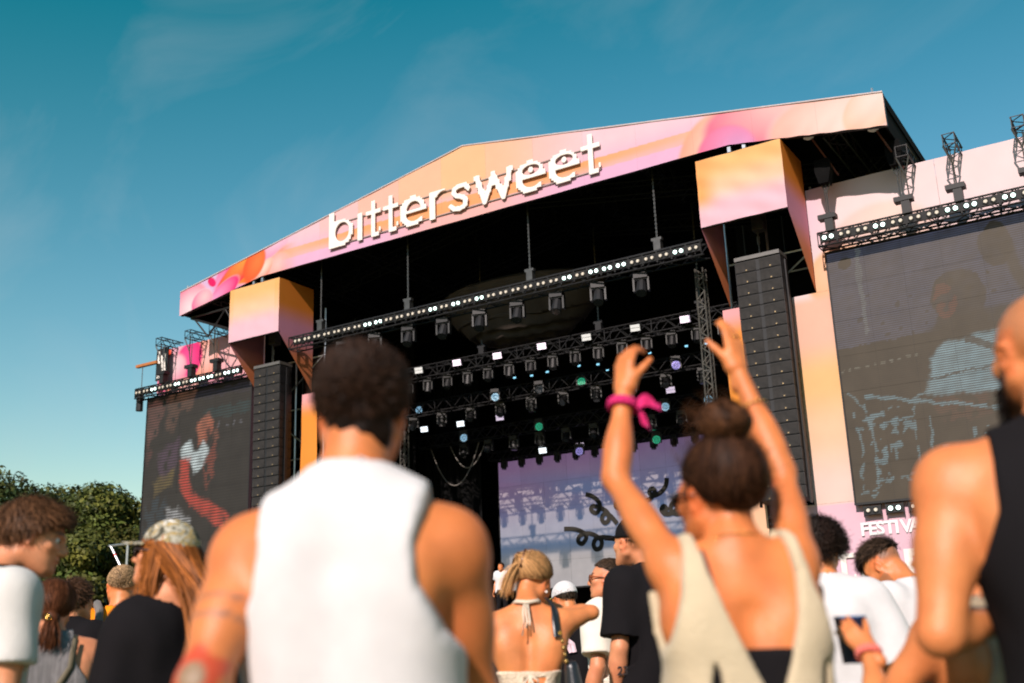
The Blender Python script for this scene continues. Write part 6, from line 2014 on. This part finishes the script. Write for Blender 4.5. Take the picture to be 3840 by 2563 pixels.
# --- curly haired man in white tee
loc = (15.639, -20.257, 0.000); rz = 0.2902 + .02
arms = {1: (np.array([.275, -.02, 1.13]), np.array([.265, .12, .90]))}
b = Body(1.745, False, 1.02, 0, 0, arms, head=(0, .12, 0))
p_ = person('man with curly black hair and silver chain in plain white t-shirt', loc, rz, b, 'mid', .010, .0055)
tee(b, p_, CL['white'], .8, .92, .018, .03, .078, 14, h=.008, sl_r=.03); trousers(b, p_, CL['denim'])
necklace(b, p_, .062, mat('silver', (.7, .7, .7), .25, 1), .0022, .035)
rg = np.random.default_rng(51); col = (.014, .008, .006); kw = dict(back=-.42, side=-.02, front=.45)
u = scalp(2300, rg, **kw)
S1 = strands(b, u, rg, .055, lambda p, uu: tang(p, uu, (0, .2, -.4)), 1.5, .1, 14, .0038, .35, .022, 2.2, .0075)
hair_object(b, p_, [hair_cap(b, .030, col, .010, 5, kw=kw), ribbons(b, [S1], col, rg, .4, 1.4)])

# --- man looking down
loc = (15.881, -19.627, 0.000); rz = 0.2265 + .8
b = Body(1.735, False, 1.0, .06, 0, None, head=(-.62, .42, .05), neck_fwd=.07)
def tat(V, C, L):
    sh, el = b.sh[-1], b.arm[-1][0]; d = el - sh
    t = (V - sh) @ d / (d @ d); on = (t > .68) & (t < .95) & (np.linalg.norm(V - sh - t[:, None] * d, axis=1) < .08)
    C = mixc(C, np.array([.12, .09, .07]), .7 * on * (np.sin(V[:, 2] * 150 + np.sin(V[:, 0] * 120 + V[:, 1] * 90) * 2) > .4))
    C = stubble_paint((.13, .075, .05), dict(back=-.6, side=-.12, front=.5), .3, .7)(V, C, L)
    bd = (L[:, 1] > -.01) & (L[:, 2] < -.045) & (L[:, 2] > -.12)
    return mixc(C, np.array([.16, .085, .05]), .5 * bd)
p_ = person('man with dark faded haircut bowing his head, white t-shirt, tattooed arm', loc, rz, b, 'mid', .010, .005, paint=tat)
tee(b, p_, CL['white'], .85, .72, seed=15); trousers(b, p_, CL['denim'])
short_hair(b, p_, (.028, .017, .011), 3200, .065, 23, .5, (0, 1, .05), dict(back=.1, side=.42, front=.55), .014, .004, .18, 90, steps=6)

# --- short woman in front holding a cup
loc = (16.536, -22.066, 0.000); rz = 0.1892 + .95
arms = {-1: (to_local(loc, rz, (16.329, -22.213, 1.078)), to_local(loc, rz, (16.290, -22.120, 1.216)), dict(dir=to_local((0, 0), rz, (-.75, .25, .75)), palm=to_local((0, 0), rz, (-.15, .95, -.1)), curl=(.45, .5, .5, .5), spread=.05, thumb=.4, side=-1))}
b = Body(1.55, True, 1.08, 0, 0, arms, head=(.15, .35, 0))
cupw = person('short woman holding a blue cup, pink wristbands, behind the bald man', loc, rz, b, 'mid', .009, .0055)
pts = [(-.25, .6), (.25, .6), (.25, 1.02), (.13, 1.10), (.095, 1.2), (.1, 1.5), (-.1, 1.5), (-.095, 1.2), (-.13, 1.10), (-.25, 1.02)]
ps4 = polysd(pts); ne = b.nb
VQ = garment(b, ('torso', 'pelvis', 'trap'), .010, (lambda X, Y, Z: np.broadcast_to(ps4(X[:, 0, 0][:, None], Z[0, 0][None])[:, None, :], np.broadcast(X, Y, Z).shape),
     lambda X, Y, Z: .085 - np.sqrt((X - ne[0]) ** 2 + (Y - ne[1] - .02) ** 2 + ((Z - ne[2] - .03) * .8) ** 2), lambda X, Y, Z: .8 - Z + 0 * X), .009, (), (.003, 14, 3))
wear(cupw, 'knit_vest', VQ, CL['tan']); trousers(b, cupw, CL['denim'])
short_hair(b, cupw, (.05, .025, .014), 2600, .1, 27, .2, (0, -.3, -1), dict(back=-.8, side=-.25, front=.45), .012, .004, .15, 60, steps=7, grav=.3)
bangle(b, -1, .93, .0285, cloth('coral_wristband', (.75, .18, .14)), 'wristband', cupw, .006, 2)
CUPC = (16.229, -22.033, 1.240)
cp = empty('drink_cup', (CUPC[0], CUPC[1], CUPC[2] - .055), 0, 'dark blue plastic cup held in a hand at the lower right', 'cup')
MB().tube((0, 0, 0), (0, 0, .115), .03, 20, .041).build('cup', mat('navy_cup', (.012, .018, .045), .35, spec=.5), cp, smooth=False)
MB().tube((0, 0, .116), (0, 0, .119), .039, 20).build('drink', mat('blue_drink', (.05, .18, .45), .15, spec=.8), cp)
MB().path([(.041 * math.cos(2 * math.pi * k / 20), .041 * math.sin(2 * math.pi * k / 20), .117) for k in range(21)], .0022, 5).build('rim', mat('blue_rim', (.05, .16, .4), .3), cp)

# --- pink cap far ahead and a person on stage
loc = (12.745, -16.872, 0.000); rz = 0.4874
b = Body(1.60, True, 1, 0, 0, None, head=(0, .3, 0))
p_ = person('person in a pink cap ahead of the cream t-shirt man', loc, rz, b, 'mid', .016, .009)
tee(b, p_, CL['white'], .85, seed=17, h=.013); trousers(b, p_, CL['denim'], h=.02)
cap(b, p_, CL['pink'], CL['pink'], 'pink_cap', yaw=math.pi)
loc = (-0.468, 2.200, 3.037)
b = Body(1.72, False, 1, 0, 0, None, head=(0, 0, 0))
p_ = person('tiny crew member in white shirt on the stage left of the video wall', (loc[0], loc[1], 2.0), math.pi, b, 'mid', .02, .012)
tee(b, p_, CL['white'], .85, seed=19, h=.018); trousers(b, p_, CL['black'], h=.024)
short_hair(b, p_, (.05, .03, .02), 800, .03, 29, .5, (0, .5, .2), None, .01, .006, .3)

# ================================================================ trees behind the field, left
def leaf_mesh(n, rg, blobs, size):
    """thousands of small leaf quads spread through clumps"""
    V = []
    w = np.array([b[3] ** 2 for b in blobs]); w /= w.sum()
    ids = rg.choice(len(blobs), n, p=w)
    B = np.array([[*b[:3], b[3]] for b in blobs])[ids]
    d = rg.normal(size=(n, 3)); d /= np.linalg.norm(d, axis=1)[:, None]
    r = rg.uniform(.35, 1.05, (n, 1)) ** .6
    P = B[:, :3] + d * r * B[:, 3:4] * np.array([1, 1, .8])
    nrm = d + rg.normal(size=(n, 3)) * .6 + np.array([0, 0, .3]); nrm /= np.linalg.norm(nrm, axis=1)[:, None]
    a = np.cross(nrm, rg.normal(size=(n, 3))); a /= np.linalg.norm(a, axis=1)[:, None]; b = np.cross(nrm, a)
    s = size * rg.uniform(.6, 1.4, (n, 1))
    Q = np.stack([P - a * s, P - b * s * .55, P + a * s, P + b * s * .55], 1)
    F = np.arange(n * 4).reshape(n, 4)
    c = rg.uniform(.7, 1.25, (n, 1)) * (1 + .25 * rg.normal(size=len(blobs))[ids][:, None]).clip(.5, 1.6)
    return Q.reshape(-1, 3), F, np.repeat(c, 4, 0), np.repeat(ids, 4)
M['leaf'] = mat('leaves', (1, 1, 1), .6, 0, .2, .5, attr=True, spec=.2)
M['bark'] = mat('bark', (.06, .045, .032), .9, 0, .4, 6, bump=.5)
def tree(loc, H, W, seed, tone, label):
    rg = np.random.default_rng(seed)
    t = empty('leafy_tree', loc, 0, label, 'tree', 'trees at the edge of the field')
    m = MB(); blobs = []
    m.path([(0, 0, 0), (.1, .05, H * .25), (.0, .1, H * .5), (.1, 0, H * .75)], [H * .03, H * .024, H * .016, H * .006], 8)
    for k in range(26):
        f = rg.uniform(.12, 1.); a = rg.uniform(0, 6.28)
        rad = W * .5 * math.sin(math.pi * min(.95, .2 + .75 * f)) * rg.uniform(.35, 1.)
        p = (rad * math.cos(a), rad * math.sin(a), H * (.10 + .80 * f))
        m.path([(0.05, 0.05, H * (.12 + .45 * f)), (p[0] * .5, p[1] * .5, p[2] - H * .06), p], [H * .011, H * .006, H * .002], 5)
        blobs.append((*p, W * rg.uniform(.11, .20)))
    for k in range(16):
        a = rg.uniform(0, 6.28); q = blobs[rg.integers(0, 26)]
        blobs.append((q[0] + .14 * W * math.cos(a), q[1] + .14 * W * math.sin(a), q[2] + rg.uniform(-.04, .07) * H, W * rg.uniform(.05, .1)))
    m.build('trunk', M['bark'], t)
    V, F, c, ids = leaf_mesh(26000, rg, blobs, .12)
    base = np.array(tone)
    warm = np.array([.16, .13, .018])
    mixv = (rg.random(len(blobs)) ** 3)[ids][:, None] * .55
    C = (base * (1 - mixv) + warm * mixv) * c * 1.05
    obj('crown', mesh_np('crown', V, F, False, C, M['leaf']), None, t)
for (x, y, H, W, s, tone, lb) in [(-35.17, 8.41, 11.89, 11, 1, (0.022, 0.045, 0.012), 'tall dark green tree at the far left edge'), (-36.41, 13.7, 11.36, 10, 2, (0.04, 0.06, 0.014), 'green tree with brownish top second from the left'), (-28.8, 10.51, 10.0, 9, 3, (0.055, 0.075, 0.014), 'yellow green tree beside the left video screen'), (-23.93, 3.63, 7.41, 8, 4, (0.05, 0.07, 0.014), 'lower leafy tree in front between boy and screen'), (-37.0, 19.47, 10.73, 11, 5, (0.035, 0.055, 0.012), 'tree half hidden behind the left video screen'), (-27.81, 5.05, 7.5, 8, 6, (0.045, 0.06, 0.014), 'low leafy tree behind the boy'), (-21.44, 3.67, 6.3, 7, 7, (0.04, 0.058, 0.012), 'low bushy tree above the backpack man')]:
    tree((x, y, -.05), H, W, s, tone, lb)
